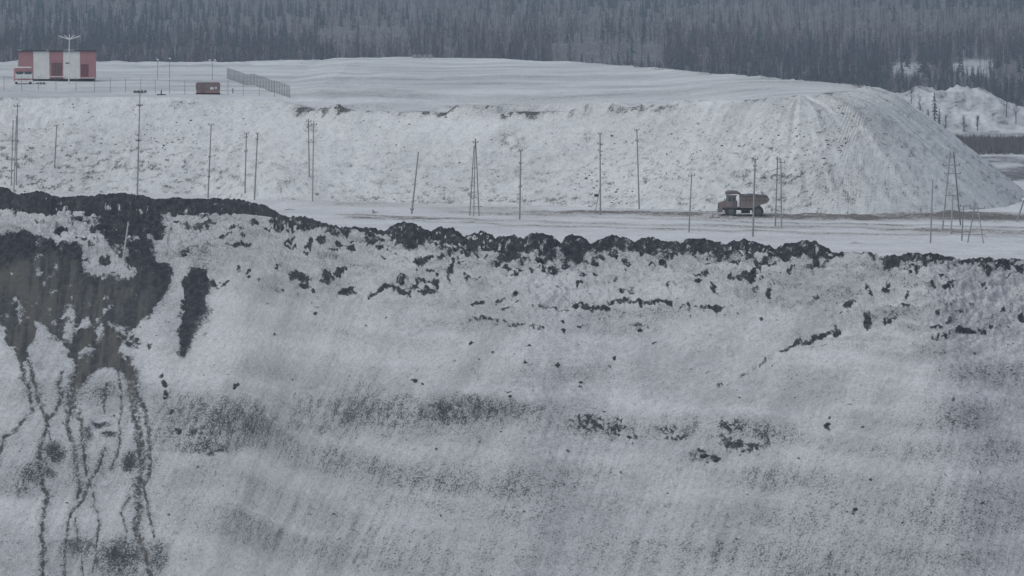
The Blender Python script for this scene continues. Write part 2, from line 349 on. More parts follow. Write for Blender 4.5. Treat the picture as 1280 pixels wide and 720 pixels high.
# cracks and ledges
CR = [([(900, 480), (915, 470), (930, 460), (948, 451), (962, 444)], 2.2), ([(975, 434), (990, 428), (1010, 421), (1030, 413), (1048, 407)], 4.2), ([(460, 373), (475, 366), (490, 361), (500, 364), (514, 370)], 5.5), ([(511, 361), (524, 354), (536, 353), (549, 356)], 5),
      ([(640, 373), (655, 376), (672, 379), (700, 382), (715, 383)], 2.2), ([(728, 384), (745, 385), (760, 386)], 4.5), ([(760, 381), (780, 379), (800, 380), (820, 382), (840, 382)], 3.2), ([(850, 388), (863, 386), (880, 384)], 2.5), ([(1165, 419), (1185, 416), (1205, 413), (1240, 410)], 2),
      ([(565, 316), (563, 328), (562, 338), (563, 348)], 6.5), ([(566, 312), (576, 310), (587, 316)], 4.5), ([(520, 329), (530, 325), (540, 322)], 3), ([(714, 378), (722, 374), (730, 376)], 2), ([(616, 320), (622, 324), (632, 321)], 2.5), ([(600, 371), (615, 371), (632, 373)], 1.6), ([(585, 400), (605, 398), (630, 403), (650, 404), (680, 408)], 2)]
for p, w in CR: stroke(mapD, p, w * .9, 0.72 if w < 2.3 else 0.9); stroke(mapR, [(a, b + 2) for a, b in p], w * 1.6, 1.0, None, 0.8)
stroke(mapR, [(560, 378), (585, 373), (605, 370), (630, 372), (660, 378), (700, 383), (760, 386), (838, 383), (900, 385)], 9, 0.9, None, 0.9)
# dark clods of bare earth below the heaps
SP_ = [(935, 350, 16, 5.5), (873, 351, 6, 4.5), (890, 386, 16, 3.5), (783, 370, 10, 4), (724, 381, 9, 4), (435, 370, 13, 5), (535, 369, 12, 4.5), (503, 353, 6.5, 4), (597, 381, 9, 2.5), (640, 322, 8, 5), (429, 311, 6, 4.5), (440, 315, 7, 4), (467, 306, 8, 6), (473, 315, 5, 4), (500, 302, 13, 10), (425, 345, 7, 4),
       (674, 324, 7, 3.5), (690, 337, 8, 4), (677, 337, 4, 4), (768, 320, 6, 5), (742, 331, 5, 3), (810, 310, 8, 4), (820, 318, 4, 6), (838, 323, 10, 5), (828, 333, 4, 5), (816, 336, 4, 4), (797, 319, 6, 2), (782, 336, 3, 2), (722, 356, 2.5, 2), (769, 354, 2.5, 2), (743, 343, 3, 2.5), (752, 327, 5, 2),
       (922, 331, 8, 5), (950, 331, 10, 3.5), (962, 335, 9, 2), (942, 340, 4, 3.5), (912, 351, 4, 2), (1018, 336, 7, 3, 1, .45, 25), (987, 343, 4, 2), (400, 305, 6, 6), (387, 308, 6, 6), (420, 298, 3, 3), (423, 311, 6, 5), (431, 296, 9, 5), (383, 316, 5, 2.5), (357, 310, 7, 2.5), (360, 317, 10, 2.5), (347, 336, 3.5, 3),
       (410, 350, 9, 10), (365, 350, 6, 7), (378, 354, 9, 5), (380, 362, 10, 4), (427, 343, 7, 4), (313, 347, 3, 2), (335, 295, 6, 3), (315, 284, 5, 5), (294, 292, 9, 3), (297, 315, 14, 2.8), (231, 318, 6, 3.5), (272, 305, 6, 2.5), (260, 283, 9, 6), (65, 265, 7, 4), (98, 273, 9, 3.2), (76, 287, 7, 4, 1, .45, -15),
       (16, 262, 10, 5), (115, 285, 6, 5), (100, 298, 5, 3), (130, 328, 9, 4), (110, 327, 3, 2), (1116, 340, 9, 7), (1138, 340, 4, 3), (1185, 360, 9, 3), (1175, 351, 5, 2), (1235, 348, 7, 3), (1254, 339, 12, 7), (1230, 359, 5, 2), (1277, 340, 7, 5), (1085, 361, 5, 3), (1091, 367, 4, 4), (1130, 383, 7, 2.5), (1084, 402, 6, 9), (1112, 400, 10, 4, 1, .45, -25),
       (1205, 414, 12, 3.5), (1278, 401, 8, 6), (1168, 408, 5, 2), (1062, 384, 7, 3), (1042, 408, 4, 3), (1050, 393, 4, 2), (1035, 532, 4.5, 3.5), (1070, 637, 4, 3), (294, 484, 4, 2.2), (207, 334, 5, 5), (235, 352, 5, 7), (268, 355, 5, 4), (282, 354, 6, 3), (650, 333, 3, 2), (555, 308, 6, 2), (543, 308, 5, 2), (595, 318, 4, 2), (520, 309, 6, 2), (597, 346, 4, 4), (586, 346, 3, 3), (535, 340, 6, 5), (545, 346, 4, 3), (632, 333, 4, 3),
       (875, 361, 3, 2), (880, 347, 3, 3), (700, 400, 3, 2), (704, 413, 2.5, 2.5), (657, 454, 2.2, 2), (697, 457, 2.6, 3.5), (588, 430, 2.4, 2), (662, 432, 2, 2), (627, 466, 2, 2), (520, 477, 4, 2.2), (530, 482, 2, 2), (638, 495, 4, 2, 1, .4, -25), (660, 518, 2.5, 1.5), (726, 480, 2.6, 2), (762, 458, 2, 2), (767, 449, 2, 2), (800, 407, 9, 4, .7), (755, 522, 3, 2), (776, 530, 4, 2)]
for a in SP_: ell(mapD, *a)
poly(mapP, [(698, 303), (742, 303), (744, 315), (735, 320), (731, 330), (716, 327), (699, 331), (706, 316)])
poly(mapP, [(622, 300), (668, 300), (660, 310), (646, 320), (640, 326), (630, 324), (634, 311)])
poly(mapP, [(1105, 330), (1130, 330), (1122, 338), (1112, 346), (1104, 345), (1110, 338)])
poly(mapP, [(955, 326), (975, 318), (1000, 319), (1030, 321), (1028, 328), (1000, 327), (978, 330)])
ell(mapM, 245, 288, 18, 8, 0.8); ell(mapD, 245, 287, 20, 7, .85); ell(mapM, 113, 308, 8, 7, .8); ell(mapD, 114, 308, 7, 6, .9)
rng = np.random.RandomState(4)
for k in range(420):        # clods strewn over the shoulder
    x = rng.uniform(-150, 1430)
    yb = np.interp(x, [-150, 0, 335, 350, 480, 640, 880, 1280], [262, 262, 268, 285, 300, 312, 318, 334])
    y = yb + rng.exponential(26) + 2
    if x < 225 and y > 284: continue
    if rng.rand() < 0.75 and vn(np.array(x / 42.0), np.array(y / 16.0), 3) < 0.50: continue
    s = rng.uniform(1.2, 4.2); ell(mapD, x, y, s * rng.uniform(.9, 1.9), s * rng.uniform(.5, .8), rng.uniform(.65, 1), .5, rng.uniform(-25, 25))
for k in range(520):        # single pebbles lower down
    x = rng.uniform(-150, 1430); y = rng.uniform(380, 800)
    s = rng.uniform(.9, 1.9); ell(mapD, x, y, s * 1.3, s * .8, rng.uniform(.5, .95), .5)
def blurred(a, n):
    for _ in range(n):
        p = np.pad(a, 1, mode='edge')
        a = (p[:-2, 1:-1] + p[2:, 1:-1] + p[1:-1, :-2] + p[1:-1, 2:] + p[1:-1, 1:-1]) / 5
    return a
mapM = np.maximum(blurred(mapM, 30), .75 * mapM); mapPb = blurred(mapP, 70); mapGb = blurred(mapG, 40)
mapP = 0.08 * mapP + 0.92 * blurred(mapP, 18)
def sample(mp, px, py):
    x = np.clip(px - MX0 - 0.0, 0, WW - 1.001); y = np.clip(py - MY0, 0, HH - 1.001)
    ix = x.astype(int); iy = y.astype(int); fx = x - ix; fy = y - iy
    return (mp[iy, ix] * (1 - fx) + mp[iy, ix + 1] * fx) * (1 - fy) + (mp[iy + 1, ix] * (1 - fx) + mp[iy + 1, ix + 1] * fx) * fy

# ------------------------------------------------------------------ pit edge, slope and bench
_e = np.array([on_z(px, py, 0.0) for px, py in EDGE])
def edge_y(X):
    X = np.asarray(X, float); acc = 0
    for o, w in ((-5, .15), (-2.5, .22), (0, .26), (2.5, .22), (5, .15)): acc = acc + w * np.interp(X + o, _e[:, 0], _e[:, 1])
    return acc
def edge_wob(X, s_):      # the rim is ragged, the slope below it is not
    X = np.asarray(X, float); return 3.0 * (fbm(X * .22, X * 0 + 7.7, 9, 4, .6) - .5) * np.exp(-np.asarray(s_, float) / 4.0)
def bench_z(x, y):
    x = np.asarray(x, float); y = np.asarray(y, float)
    return 0.35 * (fbm(x * 0.03, y * 0.03, 5, 3) - 0.5)
def prof(s):      # drop below the edge at horizontal distance s
    s = np.asarray(s, float)
    return np.where(s < 14, 0.40 * s + 0.008 * s * s, 7.168 + (s - 14) * 0.68)
def slope_base(x, s): return bench_z(x, edge_y(x)) - prof(s)

xs = np.concatenate([np.arange(-150, -98, 0.9), np.arange(-98, 98, 0.165), np.arange(98, 150, 0.9)])
ss = np.concatenate([np.arange(0, 20, 0.17), np.arange(20, 86, 0.205), np.arange(86, 112, 1.0)])
SS, XX = np.meshgrid(ss, xs, indexing='ij')
EY = edge_y(XX[0])[None, :] + 0 * SS
YY = EY - SS + edge_wob(XX[0], 0)[None, :] * np.exp(-SS / 4.0)
ZB = slope_base(XX, SS)
PXB, PYB = project(XX, YY, ZB)
wx = (fbm(XX * 0.5, SS * 0.5, 11, 4, .6) - .5) * 13 + (vn(XX * 3.1, SS * 3.1, 12) - .5) * 1.6
wy = (fbm(XX * 0.5, SS * 0.5, 13, 4, .6) - .5) * 9 + (vn(XX * 3.1, SS * 3.1, 14) - .5) * 1.4
_k = 1 - 0.6 * (PXB < 260) * sst(430, 470, PYB); wx = wx * _k; wy = wy * _k
D = sample(mapD, PXB + wx, PYB + wy); G = sample(mapG, PXB + wx * 1.5, PYB + wy * 1.5); G0 = sample(mapGb, PXB, PYB + 16); G = np.clip(G * (0.45 + 1.1 * fbm(XX * 0.9, SS * 0.6, 16, 5, .7)) + 0.55 * sample(mapPb, PXB + wx, PYB + wy) * (0.2 + 1.5 * fbm(XX * 1.4, SS * .5, 17, 4, .7)), 0, 1); Mu = sample(mapM, PXB + wx * 1.2, PYB + wy); Mu = Mu * (0.32 + 0.85 * sst(.36, .66, fbm(XX * 0.9, SS * .11, 15, 4, .7))); R = sample(mapR, PXB + wx * .5, PYB + wy * .5)
grain = fbm(XX * 2.4, SS * 2.2, 21, 3, .7)
Pm = sample(mapP, PXB + wx, PYB + wy)
clod = fbm(XX * 1.05, SS * 1.25, 22, 4, .62)
Pe = Pm + (0.6 * clod + 0.4 * grain - 0.5) * 1.9 * sst(0, .25, Pm) * (1 - 0.75 * sst(.8, 1, Pm))
De = D * 0.88 + (grain - 0.5) * np.where((PXB < 215) & (PYB > 430), .75, 1.3) * sst(0, .3, D)
Dm = np.clip(np.maximum(Pe, De), 0, 1.05)
D = np.maximum(D, Pm)
sh = sst(24, 10, SS)                                     # lumpy shoulder
inside = sst(0.0, 1.2, SS)
low = (fbm(XX * 0.035, SS * 0.075, 41, 3) - .5)
lump = np.abs(fbm(XX * 0.42, SS * 0.5, 42, 4, .55) - .5) * 2
skew = XX + 0.30 * SS
streak = fbm(skew * 0.85, SS * 0.045, 43, 4, .6)
ZW = ZB + inside * (1.0 * (fbm(XX * 0.020 + .01 * SS, SS * 0.15 + .25, 45, 4, .55) - .5) * sst(12, 24, SS) + low * 2.4 + sh * (0.55 - lump) * 1.5 + (fbm(XX * 1.3, SS * 1.4, 44, 3) - .5) * (0.26 + 0.65 * sh) + (streak - .5) * 0.28 * (1 - sh) - R * 0.45 + 1.3 * G0 * (1 - sh) + D * 0.16 * (grain - .3))
# channels cut by the mud runs
ZW -= inside * 0.30 * sst(.4, 1, D) * (PXB < 260) * (PYB > 350)
relief = np.clip((0.5 - low) * 1.0, 0, 1)
fst = fbm((XX + 0.30 * SS) * 2.3, SS * 0.06, 49, 3, .6)
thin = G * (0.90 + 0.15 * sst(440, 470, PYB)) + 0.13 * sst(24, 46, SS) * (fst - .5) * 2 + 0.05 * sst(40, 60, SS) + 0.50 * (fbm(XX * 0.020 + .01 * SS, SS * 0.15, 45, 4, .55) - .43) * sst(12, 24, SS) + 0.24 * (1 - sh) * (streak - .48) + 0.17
thin = thin + sst(-1.0, -3.5, 0 * SS) * 0
pat = sst(.50, .72, fbm(XX * 0.16, SS * 0.55, 46, 4, .6))
thin = thin + sh * pat * 0.22 * sst(1.0, 5, SS)
right = sst(960, 1060, PXB) * sst(470, 420, PYB)
thin = thin + right * (fbm(XX * 0.22 + 0.5 * SS, SS * 0.9, 47, 4, .6) - .50) * 0.6
ZW += right * inside * (fbm(XX * 0.16 + .25 * SS, SS * 0.5, 48, 4, .6) - .5) * 1.9
V = np.stack([XX, YY, ZW], -1).reshape(-1, 3)
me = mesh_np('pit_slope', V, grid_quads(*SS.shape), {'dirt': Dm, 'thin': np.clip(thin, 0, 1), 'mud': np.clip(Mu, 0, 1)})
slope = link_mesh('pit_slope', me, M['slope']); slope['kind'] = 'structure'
def slope_z(x, y):        # height of the finished slope
    s = float(edge_y(x)) - y; s = s + float(edge_wob(x, max(s, 0))); i = int(np.clip(np.searchsorted(ss, s), 0, len(ss) - 1)); j = int(np.clip(np.searchsorted(xs, x), 0, len(xs) - 1))
    return float(ZW[i, j])
def on_slope(px, py):     # first hit of the slope along a ray
    a, fy, fz = ray(px, py)
    for t in np.arange(620, 960, 0.25):
        x, y, z = a * t, fy * t, CAMZ + fz * t
        if edge_y(x) - y < -1.5: break
        if z < slope_z(x, y): return Vector((x, y, slope_z(x, y)))
    return Vector((x, y, 0))

# the bench behind the edge, carrying the haul road
bt = np.concatenate([np.arange(0, 40, 0.6), np.arange(40, 260, 1.2)])
bxs = np.concatenate([np.arange(-190, -100, 1.5), np.arange(-100, 106, 0.4), np.arange(106, 190, 1.5)])
BT, BX = np.meshgrid(bt, bxs, indexing='ij'); BY = edge_y(BX[0])[None, :] + BT - 0.02 + edge_wob(BX[0], 0)[None, :] * np.exp(-BT / 6.0)
BZ = bench_z(BX, BY)
bpx, bpy_ = project(BX, BY, BZ)
mD = np.zeros_like(mapD); mB, mG2 = mD.copy(), mD.copy()
_sv = (mapD, mapM, mapG)
for a in [(1120, 271, 200, 4.5, .8), (1040, 265, 70, 4, .8), (1230, 272, 80, 5, .85), (760, 266, 160, 3, .5), (850, 268, 60, 3, .62), (440, 255, 60, 3, .35), (600, 262, 60, 3, .4), (920, 271, 60, 3, .5)]: ell(mG2, *a, soft=.8)
for p, w in [([(420, 268), (600, 276), (800, 281), (1000, 284), (1300, 290)], 2.2), ([(430, 272), (620, 281), (840, 287), (1000, 291), (1300, 297)], 1.6), ([(560, 266), (760, 272), (980, 279), (1300, 285)], 1.5), ([(1100, 287), (1200, 291), (1300, 293)], 3)]: stroke(mG2, p, w, .42, None, .9)
ruts = sample(mG2, bpx + 6 * (fbm(BX * .1, BY * .1, 51, 3) - .5), bpy_ + 2.5 * (fbm(BX * .12, BY * .02, 52, 3) - .5))
ruts = ruts * (0.45 + 1.5 * fbm(BX * .16, BY * .10, 58, 4, .65))
bthin = ruts * 0.95 + 0.45 * (fbm(BX * 0.05, BY * 0.10, 53, 5, .65) - .45) + 0.10
lip = sst(6, 0, BT)
bthin += 0.25 * lip * sst(.45, .7, fbm(BX * .3, BY * .3, 54, 3))
BZ = BZ + sst(0.3, 3, BT) * (0.30 * (fbm(BX * 0.25, BY * 0.25, 55, 4) - .5) + 1.3 * ruts * (fbm(BX * .22, BY * .2, 56, 4) - .3))
# low pushed-up ridge of dirty snow along the toe
BZ += 0.9 * sst(4, 0, np.abs(BY - np.interp(BX, [-30, 20, 45, 95], [905, 893, 884, 874]))) * sst(.35, .8, fbm(BX * .11, BY * .05, 57, 3)) * sst(-20, 5, BX)
me = mesh_np('bench_road', np.stack([BX, BY, BZ], -1).reshape(-1, 3), grid_quads(*BT.shape), {'dirt': 0 * BZ, 'thin': np.clip(bthin, 0, 1), 'mud': np.clip(ruts * 1.3, 0, 1)})
o = link_mesh('bench_road', me, M['bench']); o['kind'] = 'structure'

# ------------------------------------------------------------------ the spoil dump and its left-hand bench
def zrise(X): return np.interp(X, [-60, -50, -40, 0, 40, 60, 110], [0.3, 0.4, 2.2, 2.6, 1.6, 0.4, 0.0])
CREST = [(-170, 121), (-60, 121), (0, 121), (60, 122), (120, 122), (180, 122), (222, 122), (262, 123), (292, 124), (330, 123), (352, 125), (366, 129), (380, 135), (396, 138), (420, 138), (470, 138), (520, 139), (580, 141), (630, 140), (690, 140), (735, 139), (775, 137), (815, 137), (860, 134), (890, 130), (925, 125), (960, 122), (1000, 120), (1022, 117.5), (1042, 115), (1056, 112.5), (1068, 109.5)]
BACK = [(1072, 107.5), (1060, 105.8), (1020, 102.5), (980, 98.5), (880, 92), (820, 86), (760, 80.5), (700, 76), (640, 73.5), (580, 72), (520, 71.5), (420, 73), (330, 77), (290, 80), (200, 80), (60, 80), (-170, 80)]
def plan_y(px): return np.interp(px, [-170, 352, 400, 1000, 1022, 1042, 1056, 1068], [982, 968, 946, 907, 909, 915, 925, 940])
PG, _zc = [], []
for px, py in CREST:
    p = at_y(px, py, float(plan_y(px))); PG.append((p.x, p.y)); _zc.append((p.x, p.z))
_zc = np.array(_zc)
def zcrest(X):
    X = np.asarray(X, float); return sum(np.interp(X + o_, _zc[:, 0], _zc[:, 1]) for o_ in (-5, -2.5, 0, 2.5, 5)) / 5
crest_xy = np.array(PG)
def ycrest(X):
    X = np.asarray(X, float); return sum(np.interp(X + o_, crest_xy[:, 0], crest_xy[:, 1]) for o_ in (-4, -2, 0, 2, 4)) / 5
for px, py in BACK:
    z = 18.0
    for _ in range(6): x, y = on_z(px, py, z); z = float(zcrest(x) + zrise(x) * sst(0, 70, y - ycrest(x)))
    PG.append((x, y))
PG = np.array(PG)
def ztop(x, y): return zcrest(x) + zrise(x) * sst(0, 70, y - ycrest(x))
_seg = np.stack([PG, np.roll(PG, -1, 0)], 1); _len = np.hypot(*(_seg[:, 1] - _seg[:, 0]).T); _cum = np.concatenate([[0], np.cumsum(_len)[:-1]])
def crest_dist(x, y):
    x = np.asarray(x, float); y = np.asarray(y, float)
    best = np.full(x.shape, 1e9); par = np.zeros(x.shape); ins = np.zeros(x.shape, bool)
    for (p, q), L, c in zip(_seg, _len, _cum):
        d = q - p; t = np.clip(((x - p[0]) * d[0] + (y - p[1]) * d[1]) / (L * L), 0, 1)
        r = np.hypot(x - p[0] - t * d[0], y - p[1] - t * d[1]); m = r < best
        best = np.where(m, r, best); par = np.where(m, c + t * L + 16 * np.arctan2(x - p[0] - t * d[0], -(y - p[1] - t * d[1])), par)
        ins ^= ((p[1] > y) != (q[1] > y)) & (x < d[0] * (y - p[1]) / (d[1] if abs(d[1]) > 1e-9 else 1e-9) + p[0])
    return np.where(ins, -best, best), par
def dump_z(x, y):
    x = np.asarray(x, float); y = np.asarray(y, float)
    dist, par = crest_dist(x, y)
    dist = dist + 0.8 * (fbm(par * 0.10, par * 0 + 3.3, 61, 4, .6) - .5) * sst(-6, 0, dist) * 2
    out = np.maximum(dist, 0)
    face = sst(-0.5, 3.0, dist)
    Rr = np.interp(x, [20, 66], [1.5, 13.0])
    z = ztop(x, y) - 0.78 * np.where(out < Rr, out * out / (2 * Rr), out - Rr / 2)
    # talus gullies and blocks on the face
    g = fbm(par * 0.28, dist * 0.03, 62, 4, .6) - .5
    b = fbm(x * 0.8, y * 0.8, 63, 3) - .5
    rough = 0.35 + 0.9 * sst(.45, .75, fbm(par * 0.035, dist * 0.05, 64, 2))
    gf = (fbm(par * 0.75, dist * 0.02, 79, 4, .65) - .5) * sst(15, 45, x)
    foot = sst(-1.0, 5.0, z)
    z = z + face * foot * (g * 0.45 + gf * 1.5 + b * rough * np.interp(x, [20, 55], [1, .55]) + (fbm(x * .07, dist * .12, 65, 3) - .5) * 1.0)
    # top: drifts, a lip of tipped heaps along the crest, a bank at the back on the left
    top = 1 - face
    z = z + top * ((fbm(x * 0.02, y * 0.03, 66, 3) - .5) * 0.7 + (fbm(x * 0.10, y * 0.10, 67, 3) - .5) * 0.25)
    z = z + top * 1.5 * sst(-14, -3, dist) * sst(.42, .70, fbm(x * 0.11, y * 0.11, 68, 3)) * (y < ycrest(x) + 30) * sst(-44, -34, x) * sst(46, 30, x)
    bank = sst(-60, -8, dist) * (y > ycrest(x) + 120) * sst(-40, -62, x)
    z = z + top * bank * (1.5 * fbm(x * .11, y * .02, 69, 4, .6) - .2)
    fl = sst(-50, -42, x) * sst(-18, -30, x) * sst(4, 20, y - ycrest(x)) * sst(-1400, -1200, -y)
    z = z + top * fl * 0.7 * fbm(x * .12, y * .05, 70, 3)
    return z, dist, par
du = np.concatenate([np.arange(-80, -34, 1.1), np.arange(-34, 6, 0.42), np.arange(6, 60, 1.1), np.arange(60, 520, 2.6)])
dxs = np.concatenate([np.arange(-190, -104, 1.6), np.arange(-104, 108, 0.36), np.arange(108, 140, 1.6)])
DU, DX = np.meshgrid(du, dxs, indexing='ij'); DY = ycrest(np.clip(DX[0], -200, 75))[None, :] + DU
DZ, DD, DP = dump_z(DX, DY)
DZ = np.maximum(DZ, -20)
face = sst(0.0, 3, DD)
fl = fbm(DX * 0.8, DD * 1.7, 71, 3, .6)
zone = fbm(DP * 0.03, DD * 0.06, 72, 3)
lowf = sst(4, 18, DD)
left = sst(-40, -60, DX)
dth = 0.17 + face * (0.30 * (zone - .36) + 0.34 * sst(.50, .70, fl) * (0.25 + 0.75 * lowf + 0.3 * left) + 1.0 * (fbm(DP * 0.8, DD * 0.02, 73, 4, .65) - .47) * sst(22, 8, DD) * sst(20, 60, DX))
dth += (1 - face) * (1.1 * (fbm(DX * 0.03 + .012 * DY, DY * 0.06, 74, 5, .64) - .44))
dth += (0.18 + 0.42 * sst(-50, -40, DX)) * sst(2.8, .6, np.abs(DD - 0.6)) * sst(.35, .6, fbm(DX * .6, DY * .6, 87, 3)) * sst(.40, .62, fbm(DP * .22, DP * 0 + 1.7, 75, 4, .6))       # scalloped shade under the crest lip, painted into the snow colour
dpx, dpy = project(DX, DY, DZ)
for (cx, cy, rx, ry, v) in [(640, 175, 26, 22, .32), (388, 160, 12, 26, .40), (372, 140, 14, 12, .35), (222, 132, 14, 8, .38), (236, 142, 8, 8, .35), (20, 185, 40, 30, .24), (250, 128, 14, 6, .3), (1000, 225, 130, 26, .20), (735, 170, 8, 10, .3), (600, 250, 300, 8, .16), (100, 170, 20, 20, .2)]:
    r = np.hypot((dpx + 14 * (fbm(DX * .4, DZ * .5, 76, 3) - .5) - cx) / rx, (dpy + 8 * (fbm(DX * .4, DZ * .5, 77, 3) - .5) - cy) / ry)
    dth += v * sst(1.2, .3, r) * sst(.38, .62, fbm(DX * .6, DZ * 1.1, 78, 3)) * face
dmud = 0.35 * face * sst(.5, .7, zone) + 0.5 * sst(3.5, 0, DZ) * face
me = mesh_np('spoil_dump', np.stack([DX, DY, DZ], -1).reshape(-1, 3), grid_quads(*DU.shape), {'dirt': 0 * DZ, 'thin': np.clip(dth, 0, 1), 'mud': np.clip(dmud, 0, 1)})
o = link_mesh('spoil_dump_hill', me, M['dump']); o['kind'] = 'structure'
def top_z(x, y): return float(dump_z(np.array([x]), np.array([y]))[0][0])
def on_top(px, py):       # first hit of the dump along a ray
    a, fy, fz = ray(px, py); t = np.arange(860, 1600, 0.5)
    z, _, _ = dump_z(a * t, fy * t); i = int(np.argmax(CAMZ + fz * t < z)); t = t[i]
    return Vector((a * t, fy * t, float(z[i])))

# ------------------------------------------------------------------ far valley
def valley_z(x, y):
    x = np.asarray(x, float); y = np.asarray(y, float)
    z = np.interp(y, [600, 1500, 1700, 2200, 3000, 4500, 6500, 9000], [-12, -10, -8, 0, 14, 46, 105, 150])
    z = z + (fbm(x * .004, y * .004, 81, 3) - .5) * 6 * sst(1500, 2200, y) + (fbm(x * .03, y * .02, 82, 3) - .5) * 1.6
    rr = ((np.abs(x - 143 + 4) / 33) ** 2.6 + (np.abs(y - 1522) / 26) ** 2.6)
    kn = 13.0 * np.exp(-rr * 1.1) * (1 - 0.10 * np.clip((x - 130) / 20, -0.5, 2))
    return z + kn + kn * 0.6 * (fbm(x * .14, y * .14, 83, 4, .6) - .5)
def clearing(px, d):
    px = np.asarray(px, float); w = 26 * (fbm(px * .05, px * 0 + d * .004, 92, 3) - .5)
    a = ((px - 1143 + w) / 22) ** 2 + ((d - 2000) / 85) ** 2
    b = ((px - 1224 + w) / 30) ** 2 + ((d - 2020) / 105) ** 2
    return (a < 1) | (b < 1)
vy = np.concatenate([np.arange(880, 1600, 3.0), 1600 * 1.018 ** np.arange(0, 100)])
va = np.concatenate([np.linspace(-0.22, 0.06, 90), np.linspace(0.0605, 0.14, 200), np.linspace(0.142, 0.22, 30)])
VY, VA = np.meshgrid(vy, va, indexing='ij'); VX = VA * VY
VZ = valley_z(VX, VY)
vth = 0.10 + 0.75 * sst(.50, .66, fbm(VX * .022, VY * .010, 84, 4, .55)) * (VY < 1480) + 0.22 * (fbm(VX * .12, VY * .1, 85, 3) - .4)
fp_, _ = project(VX, VY, VZ)
clr = clearing(fp_, VY)
vth += np.where((VY > 1575) & ~clr, 0.75, 0.0) + np.where(clr, 0.25, 0.0)
vth += 0.36 * sst(.44, .60, fbm(VX * .17, VY * .15, 86, 3)) * (VY >= 1480) * (VY < 1560)
me = mesh_np('valley_ground', np.stack([VX, VY, VZ], -1).reshape(-1, 3), grid_quads(*VY.shape), {'dirt': 0 * VZ, 'thin': np.clip(vth, 0, 1), 'mud': 0 * VZ + .5})
o = link_mesh('valley_ground', me, M['valley']); o['kind'] = 'structure'

# ------------------------------------------------------------------ trees (shared generators, numpy triangles)
def tree_mat(name, cols):
    m, nt, bs = new_mat(name)
    a = N(nt, 'ShaderNodeAttribute'); a.attribute_name = 'tint'
    c = mix_col(nt, a.outputs['Fac'], cols[0], cols[1])
    nt.links.new(c, bs.inputs['Base Color']); bs.inputs['Roughness'].default_value = 0.95; bs.inputs['Specular IOR Level'].default_value = 0.05
    return m
M['conifer'] = tree_mat('conifer_needles', [(0.072, 0.088, 0.102), (0.090, 0.104, 0.116)])
M['bare'] = tree_mat('bare_twigs', [(0.106, 0.086, 0.094), (0.128, 0.104, 0.112)])
M['willow'] = tree_mat('willow_twigs', [(0.125, 0.112, 0.112), (0.175, 0.158, 0.156)])
M['bark'] = mottled('bark', (0.07, 0.06, 0.058), (0.11, 0.10, 0.095), 2.0, 0.95)
def conifer_tris(r, h):
    T = []; n = r.randint(8, 11); w = h * r.uniform(.13, .19)
    T.append([(-.12, 0, 0), (.12, 0, 0), (0, 0, h)]); T.append([(0, -.12, 0), (0, .12, 0), (0, 0, h)])
    for k in range(n):
        f = (k + .3) / n; zc = h * (0.12 + .88 * f); rad = w * (1 - f) ** .8 * r.uniform(.75, 1.15) + .12
        a0 = r.rand() * 6.28
        for j in range(5):
            a = a0 + j * 1.2566 + r.uniform(-.3, .3); b = .42; q = rad * r.uniform(.7, 1.2)
            T.append([(0, 0, zc + h * .055), (q * math.cos(a - b), q * math.sin(a - b), zc - h * .05 * r.uniform(.5, 1.4)), (q * math.cos(a + b), q * math.sin(a + b), zc - h * .05 * r.uniform(.5, 1.4))])
    return np.array(T)
def bare_tris(r, h, n=26, tw=.13):
    T = [[(-.11, 0, 0), (.11, 0, 0), (0, 0, h * .97)], [(0, -.11, 0), (0, .11, 0), (0, 0, h * .97)]]
    for k in range(n):
        f = .22 + .74 * r.rand(); zc = h * f; a = r.rand() * 6.28; L = h * (.30 - .16 * f) * r.uniform(.6, 1.25); up = r.uniform(.5, 1.3)
        e = np.array([L * math.cos(a), L * math.sin(a), L * up]); s = np.array([-math.sin(a), math.cos(a), 0]) * tw
        p = np.array([0, 0, zc]); m = p + e * .45
        T.append([p - s * .5, p + s * .5, p + e]); T.append([m - s * .4 , m + s * .4, m + e * .5 + np.array([r.uniform(-.6, .6), r.uniform(-.6, .6), r.uniform(.3, 1.2)])])
    return np.array([[tuple(v) for v in t] for t in T])
rr = np.random.RandomState(7)
protoC = [conifer_tris(rr, 1.0 * 14) / 14 for _ in range(10)]; protoB = [bare_tris(rr, 13.0, 17, .16) / 13 for _ in range(14)]
tris = {'c': [], 'b': []}; tint = {'c': [], 'b': []}
def put_tree(kind, x, y, z, h):
    P = protoC if kind == 'c' else protoB; t = P[rr.randint(len(P))]
    a = rr.rand() * 6.28; c, s = math.cos(a), math.sin(a); wd = rr.uniform(.85, 1.25)
    q = np.empty_like(t); q[..., 0] = (t[..., 0] * c - t[..., 1] * s) * h * wd + x; q[..., 1] = (t[..., 0] * s + t[..., 1] * c) * h * wd + y; q[..., 2] = t[..., 2] * h + z
    tris[kind].append(q); tint[kind].append(np.full(len(q) * 3, rr.rand()))
npl = 0
